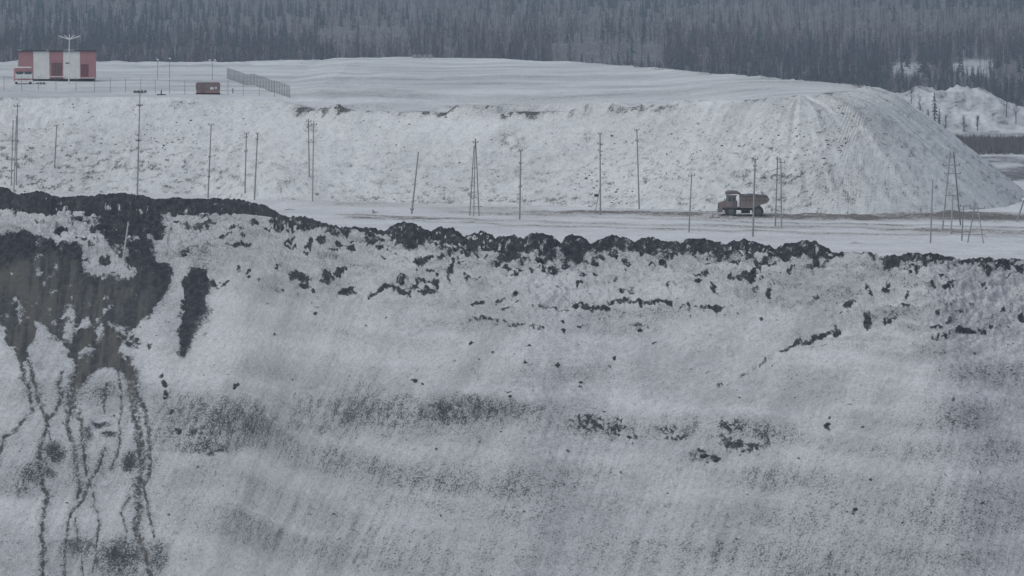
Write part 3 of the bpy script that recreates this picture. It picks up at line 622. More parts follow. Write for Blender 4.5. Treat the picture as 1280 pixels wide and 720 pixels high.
while npl < 19000:
    px = rr.uniform(-230, 1510)
    u = rr.rand()
    d = rr.uniform(1560, 2300) if u < .55 else (rr.uniform(2300, 3400) if u < .85 else rr.uniform(3400, 4700))
    x = (px - 640) / F * d
    if clearing(px, d) and rr.rand() < .93: continue
    if 1258 <= px < 1300 and 1850 < d < 2050 and rr.rand() < .7: continue
    if 400 < px < 510 and 2120 < d < 2420 and rr.rand() < .85: continue
    if 690 < px < 830 and 1900 < d < 2250 and rr.rand() < .85: continue
    if px > 1090 and 1560 < d < 1640 and abs(x - 140) < 42 and rr.rand() < .55: continue
    belt = fbm(np.array(x * .006), np.array(d * .0035), 91, 3)
    con = 0.18 + 1.2 * (float(belt) - .5) + (0.30 if d < 1880 else 0) + (0.25 if d > 2700 and px > 600 else 0)
    k = 'c' if rr.rand() < con else 'b'
    if 1100 < px < 1300 and d < 1920: h = rr.uniform(4, 8)
    else: h = rr.uniform(6, 11.5)
    put_tree(k, x, d, float(valley_z(x, d)) - .3, h); npl += 1
for k, nm, mt in (('c', 'distant_evergreen_forest', 'conifer'), ('b', 'distant_leafless_forest', 'bare')):
    T = np.concatenate(tris[k]); V = T.reshape(-1, 3); Q = np.arange(len(V)).reshape(-1, 3)
    me = mesh_np(nm, V, Q, {'tint': np.concatenate(tint[k])}, False)
    o = link_mesh(nm, me, M[mt]); o['kind'] = 'stuff'
    tag(o, 'hazy dark evergreen wood on the far valley side' if k == 'c' else 'hazy brown leafless wood on the far valley side', 'forest')
# willow thicket along the valley floor
T = []
for k in range(15000):
    y = rr.uniform(1345, 1440); px = rr.uniform(1120, 1520); x = (px - 640) / F * y
    h = rr.uniform(1.5, 3.4); w = rr.uniform(.10, .22); lx, ly = rr.uniform(-.7, .7, 2); z = float(-11.2); a = rr.rand() * 3.14; c, s = math.cos(a) * w, math.sin(a) * w
    T.append([(x - c, y - s, z), (x + c, y + s, z), (x + lx, y + ly, z + h)]); T.append([(x + lx * .4 - c, y, z + h * .35), (x + lx * .4 + c, y, z + h * .35), (x - lx, y - ly, z + h * rr.uniform(.7, 1))])
T = np.array(T); V = T.reshape(-1, 3); V[:, 2] += valley_z(V[:, 0], V[:, 1]) + 11.0
me = mesh_np('willow_thicket', V, np.arange(len(V)).reshape(-1, 3), {'tint': np.repeat(rr.rand(len(T)), 3)}, False)
o = link_mesh('willow_thicket', me, M['willow']); o['kind'] = 'stuff'; tag(o, 'low grey brown willow thicket on the valley floor right of the dump', 'thicket')
# trees that stand apart round the snowy knoll
def lone_tree(kind, px, d, h, label, seed):
    r = np.random.RandomState(seed); x = (px - 640) / F * d; z = float(valley_z(x, d)) - .3
    t = conifer_tris(r, h) if kind == 'c' else bare_tris(r, h, 60, .11)
    root = thing('spruce_tree' if kind == 'c' else 'bare_tree', label, 'tree', (x, d, z), 0, 'trees round the snowy knoll')
    b = MB().tube((0, 0, 0), (0, 0, h * .95), .16, .03, 6); b.build('trunk', M['bark'], root)
    t = t[2:]; me = mesh_np('crown', t.reshape(-1, 3), np.arange(len(t) * 3).reshape(-1, 3), {'tint': np.repeat(r.rand(len(t)), 3)}, False)
    link_mesh('crown', me, M['conifer' if kind == 'c' else 'bare'], root)
LT = [('b', 1128, 1490, 9, 'bare tree close behind the right end of the spoil dump'), ('b', 1139, 1500, 10, 'bare tree at the left foot of the snowy knoll'), ('b', 1150, 1495, 8, 'small bare tree on the left flank of the snowy knoll'),
      ('c', 1168, 1492, 11, 'dark spruce in front of the snowy knoll, tallest there'), ('c', 1174, 1489, 7, 'short dark spruce beside the tallest spruce on the knoll'), ('b', 1160, 1489, 6, 'low bare tree just left of the dark spruces'),
      ('b', 1182, 1486, 5, 'low bushy bare tree right of the dark spruces'), ('b', 1205, 1487, 5, 'low bare tree in the middle of the snowy knoll'), ('b', 1222, 1488, 5, 'low bare tree on the right part of the snowy knoll'),
      ('b', 1258, 1500, 8, 'bare tree at the right foot of the snowy knoll'), ('b', 1270, 1496, 9, 'bare tree near the right picture edge beyond the thicket'), ('c', 1248, 1560, 10, 'dark spruce behind the right shoulder of the snowy knoll')]
for i, (k, px, d, h, lb) in enumerate(LT): lone_tree(k, px, d, h, lb, 100 + i)

# ------------------------------------------------------------------ dark earth berm and heaps along the pit edge
def heap(name, label, prof_px, seed, group='heaps of dark earth along the pit edge', snow=0.0, cat='earth heap'):
    """prof_px: list of (px, y of the crest line, y of the front foot)"""
    P = np.array(prof_px, float)
    n = max(24, int((P[-1, 0] - P[0, 0]) * 0.9)); px = np.linspace(P[0, 0], P[-1, 0], n)
    yt = np.interp(px, P[:, 0], P[:, 1]); yb = np.interp(px, P[:, 0], P[:, 2])
    for _ in range(2):
        yt = np.convolve(np.pad(yt, 1, mode='edge'), [.25, .5, .25], 'valid')
    m = 26; V = np.zeros((m, n, 3)); cen = None
    tt = np.linspace(-1, 1, m)
    for j in range(n):
        a, fy, fz = ray(px[j], yb[j]); t = -CAMZ / fz; x0, y0 = a * t, fy * t; er = float(edge_y(x0) + edge_wob(x0, 0)); y0 = min(max(y0, er - 0.9), er + 0.2)
        hgt = max(0.15, (yb[j] - yt[j]) * y0 / F * 0.80)
        wd = hgt * 1.35 + 0.2
        yc = y0 + wd * .72
        x = (px[j] - 640) / F * yc
        top = at_y(px[j], yt[j], yc).z; bz = float(bench_z(x, yc)); hh = max(0.25, (top - bz) * .84)
        for i in range(m):
            y = yc + tt[i] * wd * 1.25
            zz = hh * max(0.0, 1 - abs(tt[i]) ** 1.2) - 0.45 * abs(tt[i]) ** 3
            gz = bz if y > er else bz - 0.40 * (er - y)
            V[i, j] = (x, y, gz + zz)
    for j in range(n):       # taper the two ends into the ground
        e = min(j, n - 1 - j) / max(3.0, n * .16)
        if e < 1: V[:, j, 2] -= (1 - e) ** 2 * 0.7
    X, Y = V[..., 0], V[..., 1]
    V[..., 2] += (fbm(X * .8, Y * .8, seed, 5, .68) - .5) * 1.1 * (1 - np.abs(tt)[:, None] ** 4) + (fbm(X * 3, Y * 3, seed + 3, 2) - .5) * .22
    org = Vector((V[..., 0].mean(), V[..., 1].mean(), 0))
    gr = fbm(X * 2.0, np.broadcast_to(tt[:, None], X.shape) * 6, seed + 9, 4, .65)
    dirt = 1.0 - snow * sst(.52, .70, gr) - 0.8 * sst(.68, .80, fbm(X * 1.5, np.broadcast_to(tt[:, None], X.shape) * 4, seed + 5, 3)) * sst(0.1, -1, np.broadcast_to(tt[:, None], X.shape))
    me = mesh_np(name, (V - np.array(org)).reshape(-1, 3), grid_quads(m, n), {'dirt': dirt, 'thin': 0 * dirt + .2, 'mud': 0.10 * sst(.4, .7, gr)})
    o = link_mesh(name, me, M['slope'], None, org); tag(o, label, cat, group); return o
heap('earth_berm', 'long dark earth berm along the pit edge at the left of the picture',
     [(-150, 233, 254), (-40, 230, 256), (0, 229, 258), (10, 231, 259), (22, 240, 260), (30, 238, 261), (45, 234, 262), (58, 236, 262), (66, 242, 262), (76, 244, 260), (90, 241, 260), (105, 240, 259), (118, 241, 259), (140, 239, 260), (165, 238, 262), (180, 241, 263), (198, 245, 264), (225, 244, 264), (250, 245, 264), (290, 244, 264), (310, 247, 264), (330, 250, 263), (346, 257, 266)], 300, group=None, snow=.25, cat='earth berm')
_rp = np.random.RandomState(77); LP = []
for px in np.arange(345, 1440, 9.0):
    xx_, yy_ = on_z(px, 300, 0); xx_ = (px - 640) / F * 790
    for _ in range(4): yy_ = float(edge_y(xx_)) + 1.0; xx_ = (px - 640) / F * yy_
    _, gy = project(xx_, yy_, 0.0); LP.append((px, gy - _rp.uniform(2.5, 6.5) * (1.25 if px > 1040 else 1.0), gy + 2.0))
heap('earth_berm', 'low ragged dark ridge that runs under and between the row of heaps', LP, 305, group=None, snow=.35, cat='earth berm')
HP = [([(333, 275, 280), (346, 264, 284), (360, 270, 286), (378, 268, 288), (400, 276, 290), (425, 283, 291), (446, 285, 291)], 'dark earth ridge sloping down right of the long berm'),
      ([(418, 284, 292), (445, 282, 293), (468, 284, 294), (484, 288, 295)], 'low flat dark ridge left of the highest heap'),
      ([(474, 289, 298), (490, 280, 300), (505, 273.5, 301), (517, 275, 301), (530, 283, 300), (546, 291, 299)], 'highest dark heap, between the leaning pole and the ridge on its left'),
      ([(533, 290, 298), (545, 282, 298), (556, 280, 299), (566, 283, 300), (584, 294, 300)], 'smooth dark heap just right of the highest heap, left of the three-legged pole'),
      ([(576, 294, 300), (590, 290, 302), (604, 286, 303), (614, 292, 304), (622, 297, 304)], 'small pointed dark heap below the three-legged pole'),
      ([(616, 298, 307), (628, 292, 309), (640, 291, 311), (650, 294, 311), (660, 300, 311)], 'dark heap directly below the single pole in mid picture'),
      ([(650, 298, 307), (662, 290, 309), (677, 287.5, 309), (690, 292, 308), (702, 299, 307)], 'rounded dark heap right of the one below the mid-picture pole'),
      ([(702, 297, 302), (710, 292, 303), (719, 291.5, 303), (728, 294, 303), (738, 299, 304)], 'smallest dark heap, standing alone left of a large rounded one'),
      ([(736, 303, 309), (752, 295, 311), (766, 290.5, 312), (780, 293, 312), (796, 301, 311)], 'large rounded dark heap below the two poles left of the truck'),
      ([(788, 302, 308), (800, 295, 309), (812, 294, 309), (828, 299, 310), (846, 300, 310), (856, 304, 311)], 'long low dark heap right of the large rounded one'),
      ([(846, 303, 312), (862, 296, 314), (880, 295, 315), (898, 300, 316), (912, 305, 316)], 'dark heap at the foot of the thin pole left of the truck'),
      ([(902, 305, 317), (915, 298, 318), (928, 296, 319), (946, 300, 319), (958, 303, 319), (970, 308, 319)], 'dark heap below the tall pole in front of the truck'),
      ([(964, 310, 318), (985, 302, 319), (1003, 297, 319), (1020, 297, 319), (1032, 306, 319), (1050, 315, 319)], 'wedge-shaped dark heap below the twin pole right of the truck'),
      ([(1018, 320, 328), (1040, 315.5, 329), (1062, 314, 330), (1082, 315, 331), (1104, 318, 331)], 'flat low dark ridge between the wedge-shaped heap and the broad right-hand one'),
      ([(1084, 322, 331), (1115, 317, 334), (1140, 314, 336), (1165, 313.5, 336), (1185, 318, 334), (1206, 322, 331)], 'broad dark heap below the lone pole left of the pylon'),
      ([(1194, 322, 329), (1225, 321, 331), (1260, 323, 331), (1300, 324, 332), (1420, 326, 333)], 'flat dark ridge running to the right picture edge')]
for i, (p, lb) in enumerate(HP): heap('earth_heap', lb, p, 320 + 7 * i, snow=.75 if i in (4, 13) else .5)

# ------------------------------------------------------------------ loose stones (uncountable) and a few single clods
def rock_mesh(name, seed, sub=1):
    r = np.random.RandomState(seed); bm = bmesh.new(); bmesh.ops.create_icosphere(bm, subdivisions=sub, radius=1.0)
    for v in bm.verts: v.co *= r.uniform(.7, 1.25); v.co.z *= .75
    me = bpy.data.meshes.new(name); bm.to_mesh(me); bm.free(); return me
rk = [rock_mesh('r%d' % i, 500 + i) for i in range(5)]
RV = [np.array([v.co[:] for v in m.vertices]) for m in rk]; RF = [np.array([p.vertices[:] for p in m.polygons]) for m in rk]
for m in rk: bpy.data.meshes.remove(m)
def scatter(name, pts, label):
    Vs, Fs, b = [], [], 0
    for x, y, z, s in pts:
        k = rr.randint(5); a = rr.rand() * 6.28; c, q = math.cos(a), math.sin(a); v = RV[k] * np.array([rr.uniform(.8, 1.5), rr.uniform(.7, 1.2), rr.uniform(.55, .9)])
        v = np.stack([v[:, 0] * c - v[:, 1] * q, v[:, 0] * q + v[:, 1] * c, v[:, 2]], -1) * s + np.array([x, y, z + s * .15])
        Vs.append(v); Fs.append(RF[k] + b); b += len(v)
    me = mesh_np(name, np.concatenate(Vs), np.concatenate(Fs), None, False)
    o = link_mesh(name, me, M['rock']); o['kind'] = 'stuff'; tag(o, label, 'rubble'); return o
pts = []
cand = rr.uniform(0, 1, (24000, 3)); cX = -105 + cand[:, 0] * 205; cY = ycrest(np.clip(cX, -200, 75)) - cand[:, 1] ** .8 * 28
cZ, cD, cP = dump_z(cX, cY)
dens = (0.05 + 0.55 * sst(.45, .68, fbm(cP * .05, cD * .10, 101, 3))) * (0.25 + 0.75 * sst(5, 20, cD)) + 0.35 * sst(-45, -70, cX) * sst(.40, .6, fbm(cX * .2, cD * .3, 102, 2))
dens *= np.where((cD < 0.5) | (cZ < 0.1), 0, 1)
for i in np.nonzero(cand[:, 2] < dens * .22)[0]: pts.append((cX[i], cY[i], cZ[i] - .05, rr.uniform(.09, .22) if rr.rand() < .93 else rr.uniform(.22, .34)))
scatter('dump_rubble', pts, 'scattered dark stones poking through snow on the dump face')
pts = []
for k in range(1500):
    x = rr.uniform(-96, 96); s = rr.uniform(1, 85); y = float(edge_y(x)) - s
    if vn(np.array(x * .06), np.array(s * .08), 111) < .45 and rr.rand() < .7: continue
    pts.append((x, y, slope_z(x, y), rr.uniform(.08, .17) if rr.rand() < .93 else rr.uniform(.17, .28)))
scatter('slope_stones', pts, 'small dark stones strewn over the snowy pit slope')
clod_mesh = [rock_mesh('clod', 540 + i, 2) for i in range(4)]
for m in clod_mesh: m.materials.append(M['clod'])
for i, (px, py, w) in enumerate([(1035, 532, 7), (873, 351, 10), (1070, 637, 7), (294, 484, 7), (704, 413, 6), (697, 457, 6), (588, 430, 5), (657, 454, 5), (520, 477, 7), (768, 320, 9), (942, 340, 8), (674, 324, 10), (347, 336, 6), (503, 353, 9), (742, 331, 7), (395, 391, 7), (1138, 340, 7), (880, 572, 9), (895, 577, 8), (76, 287, 9), (98, 273, 11), (231, 318, 8), (425, 345, 10), (1084, 402, 9), (312, 347, 6), (638, 495, 6), (726, 480, 5), (800, 412, 7)]):
    p = on_slope(px, py + w * .15); s = w * .5 * p.y / F
    o = link_mesh('earth_clod', clod_mesh[i % 4], None, None, p + Vector((0, 0, s * .1))); o.scale = (s * 1.15, s * .9, s * .8); o.rotation_euler = (0, 0, i * 1.3)
    tag(o, 'dark earth clod lying loose on the snowy pit slope', 'clod', 'loose clods on the snowy pit slope')

# ------------------------------------------------------------------ poles
def ground_pt(px, py):
    x, y = on_z(px, py, 0.0); return Vector((x, y, float(bench_z(x, y))))
def pole(label, base, top, arms=(), r=0.135, mat='wood', name='utility_pole', group='wooden poles on the bench', extra=None):
    g = ground_pt(*base); tp = at_y(top[0], top[1], g.y) - g
    root = thing(name, label, 'pole', g, 0, group)
    b = MB().tube((-tp.x * .05, 0, -.6), tp, r * 1.15, r * .75, 10); b.build('shaft', M[mat], root)
    L = tp.length
    for f, hw, tilt in arms:
        c = tp * f + Vector((0, -.18, 0)); e = Vector((hw, 0, hw * tilt))
        a = MB().tube(c - e, c + e, .06, .06, 6).build('crossarm', M[mat], root)
        for s in (-1, .0, 1) if hw > .7 else (-1, 1):
            q = c + e * (s * .9); MB().tube(q, q + Vector((0, 0, .32)), .075, .05, 6).build('insulator', M['insul'], root)
    if extra: extra(root, tp)
    return root
pole('thin wooden pole with small top bracket, above the long berm near the left edge', (66.5, 239), (71, 156), [(.985, .45, .2)])
pole('tall lone wooden pole behind the long berm, left of the two equal poles', (260, 247), (264, 155), [(.99, .55, -.1), (.55, .25, 0), (.28, .22, 0)])
pole('left one of the two equal poles standing close together above the long berm', (306, 248), (308, 166), [(.985, .4, .1), (.93, .3, 0), (.72, .35, 0)])
pole('right one of the two equal poles standing close together above the long berm', (318, 250), (322, 166), [(.985, .3, 0), (.90, .25, 0)])
pole('bare pole leaning to the right without crossarm, behind the highest heap', (514.5, 268), (523, 190), [(.07, .3, 0)], r=.14)
pole('single upright pole in mid picture, right of the three-legged pole', (649.5, 276), (651, 187), [(.985, .35, 0), (.80, .25, 0), (.47, .25, .2)])
def strut(root, tp):
    MB().tube((-1.0, 0, .2), tp * .36, .07, .06, 6).build('brace', M['wood'], root)
    MB().box(tp * .24 + Vector((-.75, -.1, 0)), (.7, .35, .5), None, .05).build('switch_box', M['black'], root)
pole('upright pole with a dark box and brace near its foot', (750.5, 269), (750, 166), [(.985, .35, 0), (.86, .4, -.3), (.78, .4, -.3)], extra=strut)
pole('slim pole leaning slightly left at the toe of the dump, between brace pole and truck', (799, 262), (796, 161), [(.985, .45, .1), (.85, .25, 0)], r=.125)
pole('thin grey pole a little left of the dump truck', (861, 291), (864.5, 218), [(.975, .55, .15)], r=.115)
pole('tall pole standing right in front of the dump truck', (941, 296), (944, 198), [(.985, .45, 0), (.90, .3, 0)], r=.15)
pole('lone slim pole left of the tall steel-like pylon at right', (1163, 303), (1166, 225), [], r=.12)
pole('pole leaning far to the right at the right picture edge', (1270, 277), (1280, 250), [(.96, .5, 0)], r=.16)
def frame_pole(label, name, base_c, posts, rungs, arms=(), r=.13, cat='pole', group=None, mat='wood', dy=None):
    """several legs given as (base px, top px); rungs as (px0,y,px1)"""
    g = ground_pt(*base_c); root = thing(name, label, cat, g, 0, group)
    for i, (b, t) in enumerate(posts):
        gb = ground_pt(*b); tp = at_y(t[0], t[1], g.y) - g
        MB().tube(gb - g - Vector((0, 0, .5)), tp, r * 1.1, r * .85, 8).build('leg', M[mat], root)
    for x0, y0, x1 in rungs:
        a = at_y(x0, y0, g.y) - g; c = at_y(x1, y0, g.y) - g; o_ = Vector((0, -.17, 0))
        MB().tube(a + o_, c + o_, .065, .065, 6).build('rung', M[mat], root)
    for x0, y0, x1 in arms:
        a = at_y(x0, y0, g.y) - g; c = at_y(x1, y0, g.y) - g; o_ = Vector((0, -.2, 0))
        MB().tube(a + o_, c + o_, .07, .07, 6).build('crossarm', M[mat], root)
        for f in (.04, .96):
            q = a + (c - a) * f + o_; MB().tube(q, q + Vector((0, 0, .34)), .08, .05, 6).build('insulator', M['insul'], root)
    return root
frame_pole('braced double pole at the far left edge, one post taller', 'double_pole', (17, 240), [((13.5, 240), (16.5, 150)), ((20, 240), (22, 129)), ((17, 241), (20.5, 145))], [(15, 175, 21.5), (15, 200, 21)], [(18, 133, 25)], r=.11)
frame_pole('twin pole with the right post standing slightly lower, left of picture middle', 'twin_pole', (388.5, 250), [((387, 248), (385.5, 148.5)), ((390.5, 252), (392, 152))], [(385, 178, 393)], [(383, 152, 389), (389, 156, 396)], r=.115)
frame_pole('three-legged wooden pole with rungs, apex like a narrow tent', 'tripod_pole', (593, 270), [((587, 270), (592.5, 182)), ((592, 271), (594, 172.6)), ((599, 270), (594.5, 174))], [(589, 210, 597), (588, 240, 598), (590, 258, 603)], [(591, 178, 598)], r=.10)
frame_pole('twin pole joined by rungs just right of the dump truck', 'twin_pole', (973, 284), [((969, 283), (972, 195.5)), ((977, 285), (976, 198))], [(969, 258, 978), (969, 268, 978), (969, 225, 978)], [(970, 199, 974.5), (974, 203, 981)], r=.115)
frame_pole('large two-legged pylon with four crossarms near the right edge', 'power_pylon', (1190, 288), [((1177.5, 289), (1188, 189)), ((1201, 281), (1192, 190)), ((1188.5, 293), (1191, 245))], [(1181, 244, 1196)], [(1182, 196.5, 1194), (1178, 206.5, 1200), (1180, 217, 1201)], r=.13, cat='pylon')
frame_pole('small transformer frame with low platform, right of the tall pylon', 'transformer_frame', (1216, 302), [((1202, 300), (1204.5, 257)), ((1209, 302), (1219.5, 253)), ((1230, 304), (1221, 253))], [(1202, 293, 1232), (1214, 276, 1226)], [(1200, 257.5, 1213), (1212, 260.5, 1231)], r=.105, cat='frame')
# pale mast with a wide bracket
g = ground_pt(171.5, 243); tp = at_y(175, 114, g.y) - g
root = thing('steel_mast', 'pale slender steel mast with wide top bracket, behind the left part of the berm', 'mast', g, 0)
MB().tube((0, 0, -.5), tp, .17, .09, 10).build('shaft', M['steel'], root)
for f, hw in ((.985, .95), (.86, .6), (.52, .55)):
    c = tp * f + Vector((0, -.16, 0)); MB().tube(c - Vector((hw, 0, 0)), c + Vector((hw, 0, -.1)), .05, .05, 6).build('bracket', M['steel'], root)
    for s in (-.85, -.3, .4, .9): MB().box(c + Vector((hw * s, -.05, .14)), (.22, .2, .22), None, .03).build('lamp', M['insul'], root)
# broken pole on the dark spill
a = on_slope(153.5, 327); b = at_y(160.5, 277.5, a.y + 1.5)
root = thing('leaning_stake', 'pale leaning stake stuck in the dark spill below the berm', 'stake', a)
MB().tube((0, 0, -.5), b - a, .17, .14, 8).build('shaft', M['palewood'], root)
MB().box((b - a) * .93 + Vector((.12, -.15, 0)), (.4, .08, .3), None, .01).build('nail_plate', M['palewood'], root)

# ------------------------------------------------------------------ dump truck
tg = ground_pt(930, 270); K = tg.y / F
truck = thing('dump_truck', 'brown mining dump truck driving left along the toe of the dump', 'truck', tg, 0)
def tx(px): return (px - 930) * K
def tz(py): return (270.3 - py) * K
def P2(L): return [(tx(a), tz(b)) for a, b in L]
W2 = 1.95
# rock body: side plates, floor, canopy
bd = MB()
side = P2([(924.5, 242.5), (958.5, 243.5), (961.5, 248.5), (958, 253), (950, 255), (941, 259), (925, 259)])
bd.prism(side, -W2, -W2 + .12); bd.prism(side, W2 - .12, W2)
bd.prism(P2([(925, 259), (941, 259), (950, 255), (958, 253), (957, 252), (949.5, 253.6), (940.6, 257.6), (925, 257.6)]), -W2 + .121, W2 - .121)
bd.prism(P2([(924.5, 242.5), (925.5, 242.5), (926, 257.5), (925, 257.5)]), -W2 + .121, W2 - .121)
body = bd.build('dump_body', M['truck'], truck)
cb = MB(); cb.prism(P2([(906.5, 240.5), (908, 239), (913, 238), (921, 238.3), (925.5, 241), (925.6, 243.2), (920, 241.5), (907, 242.5)]), -W2 - .01, W2 + .01); cb.build('canopy', M['truckdark'], body)
for px in (930, 935.5, 941, 946.5, 952): MB().prism(P2([(px - .5, 244.2), (px + .5, 244.2), (px + .5, 254.4), (px - .5, 254.4)]), -W2 - .16, -W2 - .003).build('rib', M['truck'], body)
MB().prism(P2([(924.6, 242.6), (958.6, 243.4), (958.9, 244.6), (924.6, 244.2)]), -W2 - .22, -W2 - .002).build('top_rail', M['truckdark'], body)
MB().prism(P2([(926.5, 248.5), (957, 248.5), (957, 249.4), (926.5, 249.4)]), -W2 - .12, -W2 - .004).build('side_rail', M['truckdark'], body)
ld = MB(); ld.prism(P2([(926, 246), (930, 243.0), (938, 242.0), (950, 243), (957, 246)]), -W2 + .13, W2 - .13); ld.build('load', M['rock'], body)
MB().prism(P2([(903, 262), (951, 262), (951, 258.9), (903, 258.9)]), -.75, .75).build('chassis', M['black'], truck)
hd = MB(); hd.prism(P2([(898.5, 261.5), (898, 253.5), (900, 252.4), (908, 250.4), (921, 250.4), (921, 258.8), (905, 258.8), (903.5, 261.5)]), -.55, 1.9); hood = hd.build('hood', M['truck'], truck)
MB().prism(P2([(897.7, 260.5), (897.7, 254.5), (898.2, 254.5), (898.2, 260.5)]), -.3, 1.65).build('grille', M['black'], hood)
MB().prism(P2([(897, 264), (897, 261.2), (903, 261.2), (902.5, 264)]), -1.85, 1.85).build('bumper', M['truckdark'], truck)
MB().prism(P2([(903, 258.7), (903, 257.7), (924, 257.7), (924, 258.7)]), -1.95, -.56).build('deck', M['truckdark'], truck)
cbm = MB(); cbm.prism(P2([(907.5, 257.6), (906, 252.5), (908.2, 244.2), (919.5, 244.2), (919.5, 257.6)]), -1.9, -.60); cab = cbm.build('cab', M['truck'], truck)
MB().prism(P2([(909.3, 250.4), (910.2, 245.4), (913.6, 245.4), (913.6, 250.4)]), -1.94, -1.902).build('window', M['glass'], cab)
MB().prism(P2([(914.6, 250.4), (914.6, 245.4), (918.6, 245.4), (918.6, 250.4)]), -1.94, -1.902).build('window', M['glass'], cab)
MB().prism(P2([(906.1, 250.5), (907.6, 245.2), (907.9, 245.2), (906.4, 250.5)]), -1.75, -.75).build('windscreen', M['glass'], cab)
MB().prism(P2([(907, 244.1), (907, 243.3), (920.5, 243.3), (920.5, 244.1)]), -1.98, -.5).build('cab_roof', M['truckdark'], cab)
dr = MB().prism(P2([(914.2, 257.2), (914.2, 250.9), (919, 250.9), (919, 257.2)]), -1.945, -1.903).build('door', M['truckdark'], cab)
MB().prism(P2([(915, 252.4), (915, 251.9), (916.3, 251.9), (916.3, 252.4)]), -1.98, -1.946).build('handle', M['black'], dr)
MB().box((tx(922.5), -1.5, tz(254)), (.36, .8, .7), None, .05).build('air_cleaner', M['palepaint'], truck)
for yy in (-1.5, 1.5): MB().tube((tx(897) - .02, yy, tz(262.4)), (tx(897) + .1, yy, tz(262.4)), .16, .16, 10).build('headlight', M['palepaint'], truck)
lad = MB()
for s in (0, .38): lad.tube((tx(904.0) + s, -1.97, tz(266)), (tx(904.6) + s, -1.97, tz(257.8)), .03, .03, 6)
for k in range(4): lad.tube((tx(904.1), -1.97, tz(265.5 - 2.2 * k)), (tx(904.1) + .42, -1.97, tz(265.5 - 2.2 * k)), .025, .025, 6)
lad.build('ladder', M['truckdark'], truck)
MB().box((tx(905), -2.1, tz(249)), (.1, .3, .5), None, .02).build('mirror', M['black'], truck)
MB().tube((tx(926), -1.35, tz(262)), (tx(937), -1.35, tz(262)), .52, .52, 14).build('fuel_tank', M['black'], truck)
MB().tube((tx(924), 1.0, tz(262)), (tx(936), .9, tz(256)), .13, .10, 8).build('hoist_cylinder', M['steel'], truck)
def wheel(px, py, r, y0, y1, out):
    s = MB(); n = 26
    cx, cz = tx(px), tz(py)
    for y, q in ((y0, .86), (y0 + .09 * np.sign(y1 - y0), 1.0), (y1 - .09 * np.sign(y1 - y0), 1.0)): pass
    w = abs(y1 - y0); ya, yb = min(y0, y1), max(y0, y1)
    prf = [(ya, .55), (ya, .86), (ya + .10, .98), (ya + .18, 1.0), (yb - .18, 1.0), (yb - .10, .98), (yb, .86), (yb, .55)]
    rings = [[s.bm.verts.new((cx + math.cos(2 * math.pi * k / n) * r * f * (1.0 if not (f == 1.0 and k % 2) else .965), y, cz + math.sin(2 * math.pi * k / n) * r * f)) for k in range(n)] for y, f in prf]
    for a, b in zip(rings, rings[1:]):
        for k in range(n): s.bm.faces.new((a[k], a[(k + 1) % n], b[(k + 1) % n], b[k]))
    t = s.build('tyre', M['rubber'])
    root = bpy.data.objects.new('wheel', None); COL.objects.link(root); root.parent = truck; t.parent = root
    rm = MB().tube((cx, ya + .12, cz), (cx, yb - .12, cz), r * .56, r * .56, 18)
    rm.tube((cx, ya + .02 if out < 0 else yb - .02, cz), (cx, ya + .13 if out < 0 else yb - .13, cz), r * .24, r * .30, 12); rm.build('rim', M['truckdark'], root)
for sgn in (-1, 1):
    wheel(913, 263.2, 7.0 * K, sgn * 1.15, sgn * 1.92, sgn)
    wheel(947, 263.2, 7.0 * K, sgn * .45, sgn * 1.15, sgn); wheel(947, 263.2, 7.0 * K, sgn * 1.2, sgn * 1.9, sgn)
MB().prism(P2([(905, 259.5), (906.5, 256.9), (918.5, 256.9), (920.5, 259.5), (919.8, 259.6), (917.9, 257.6), (907, 257.6), (905.6, 259.6)]), -1.93, -1.0).build('mudguard', M['truckdark'], truck)

# ------------------------------------------------------------------ striped hut, vehicle, cabin and fences on the upper bench
hb = on_top(70, 101.5); KB = hb.y / F
hz = top_z(hb.x, hb.y)
hut = thing('striped_building', 'red and white striped hut with flat black roof on the upper bench', 'building', (hb.x, hb.y, hz), math.radians(5.4))
def bx(px): return (px - 70) * KB
HT = 37.2 * KB; DPT = 6.0
MB().box((bx(71.7), DPT / 2, .28), (bx(119) - bx(24.5), DPT - .4, .56)).build('skid_base', M['black'], hut)
cols = [(23.5, 42, 'redpaint'), (42, 62, 'palepaint'), (62, 79, 'redpaint'), (79, 100, 'palepaint'), (100, 120, 'redpaint')]
for i, (a, b, m) in enumerate(cols):
    w = bx(b) - bx(a) - .02
    MB().box(((bx(a) + bx(b)) / 2, .09, .5 + (HT - .5) / 2), (w, .16, HT - .5), None, .015).build('wall_panel', M[m], hut)
MB().box((bx(23.5) + .08, DPT / 2 + .09, .5 + (HT - .5) / 2), (.16, DPT - .2, HT - .5)).build('end_wall', M['redpaint'], hut)
MB().box((bx(120) - .08, DPT / 2 + .09, .5 + (HT - .5) / 2), (.16, DPT - .2, HT - .5)).build('end_wall', M['redpaint'], hut)
MB().box(((bx(23.5) + bx(120)) / 2, DPT + .05, .5 + (HT - .5) / 2), (bx(120) - bx(23.5), .16, HT - .5)).build('rear_wall', M['palepaint'], hut)
roof = MB().box(((bx(23.5) + bx(120)) / 2, DPT / 2, HT + .11), (bx(121) - bx(22.5), DPT + .6, .2), None, .03).build('roof', M['tar'], hut)
sm = MB()
for a, b in ((22.5, 28), (58, 61), (80, 94)): sm.box(((bx(a) + bx(b)) / 2, .3, HT + .27), (bx(b) - bx(a), .8, .12), None, .05)
sm.build('roof_snow', M['white'], roof)
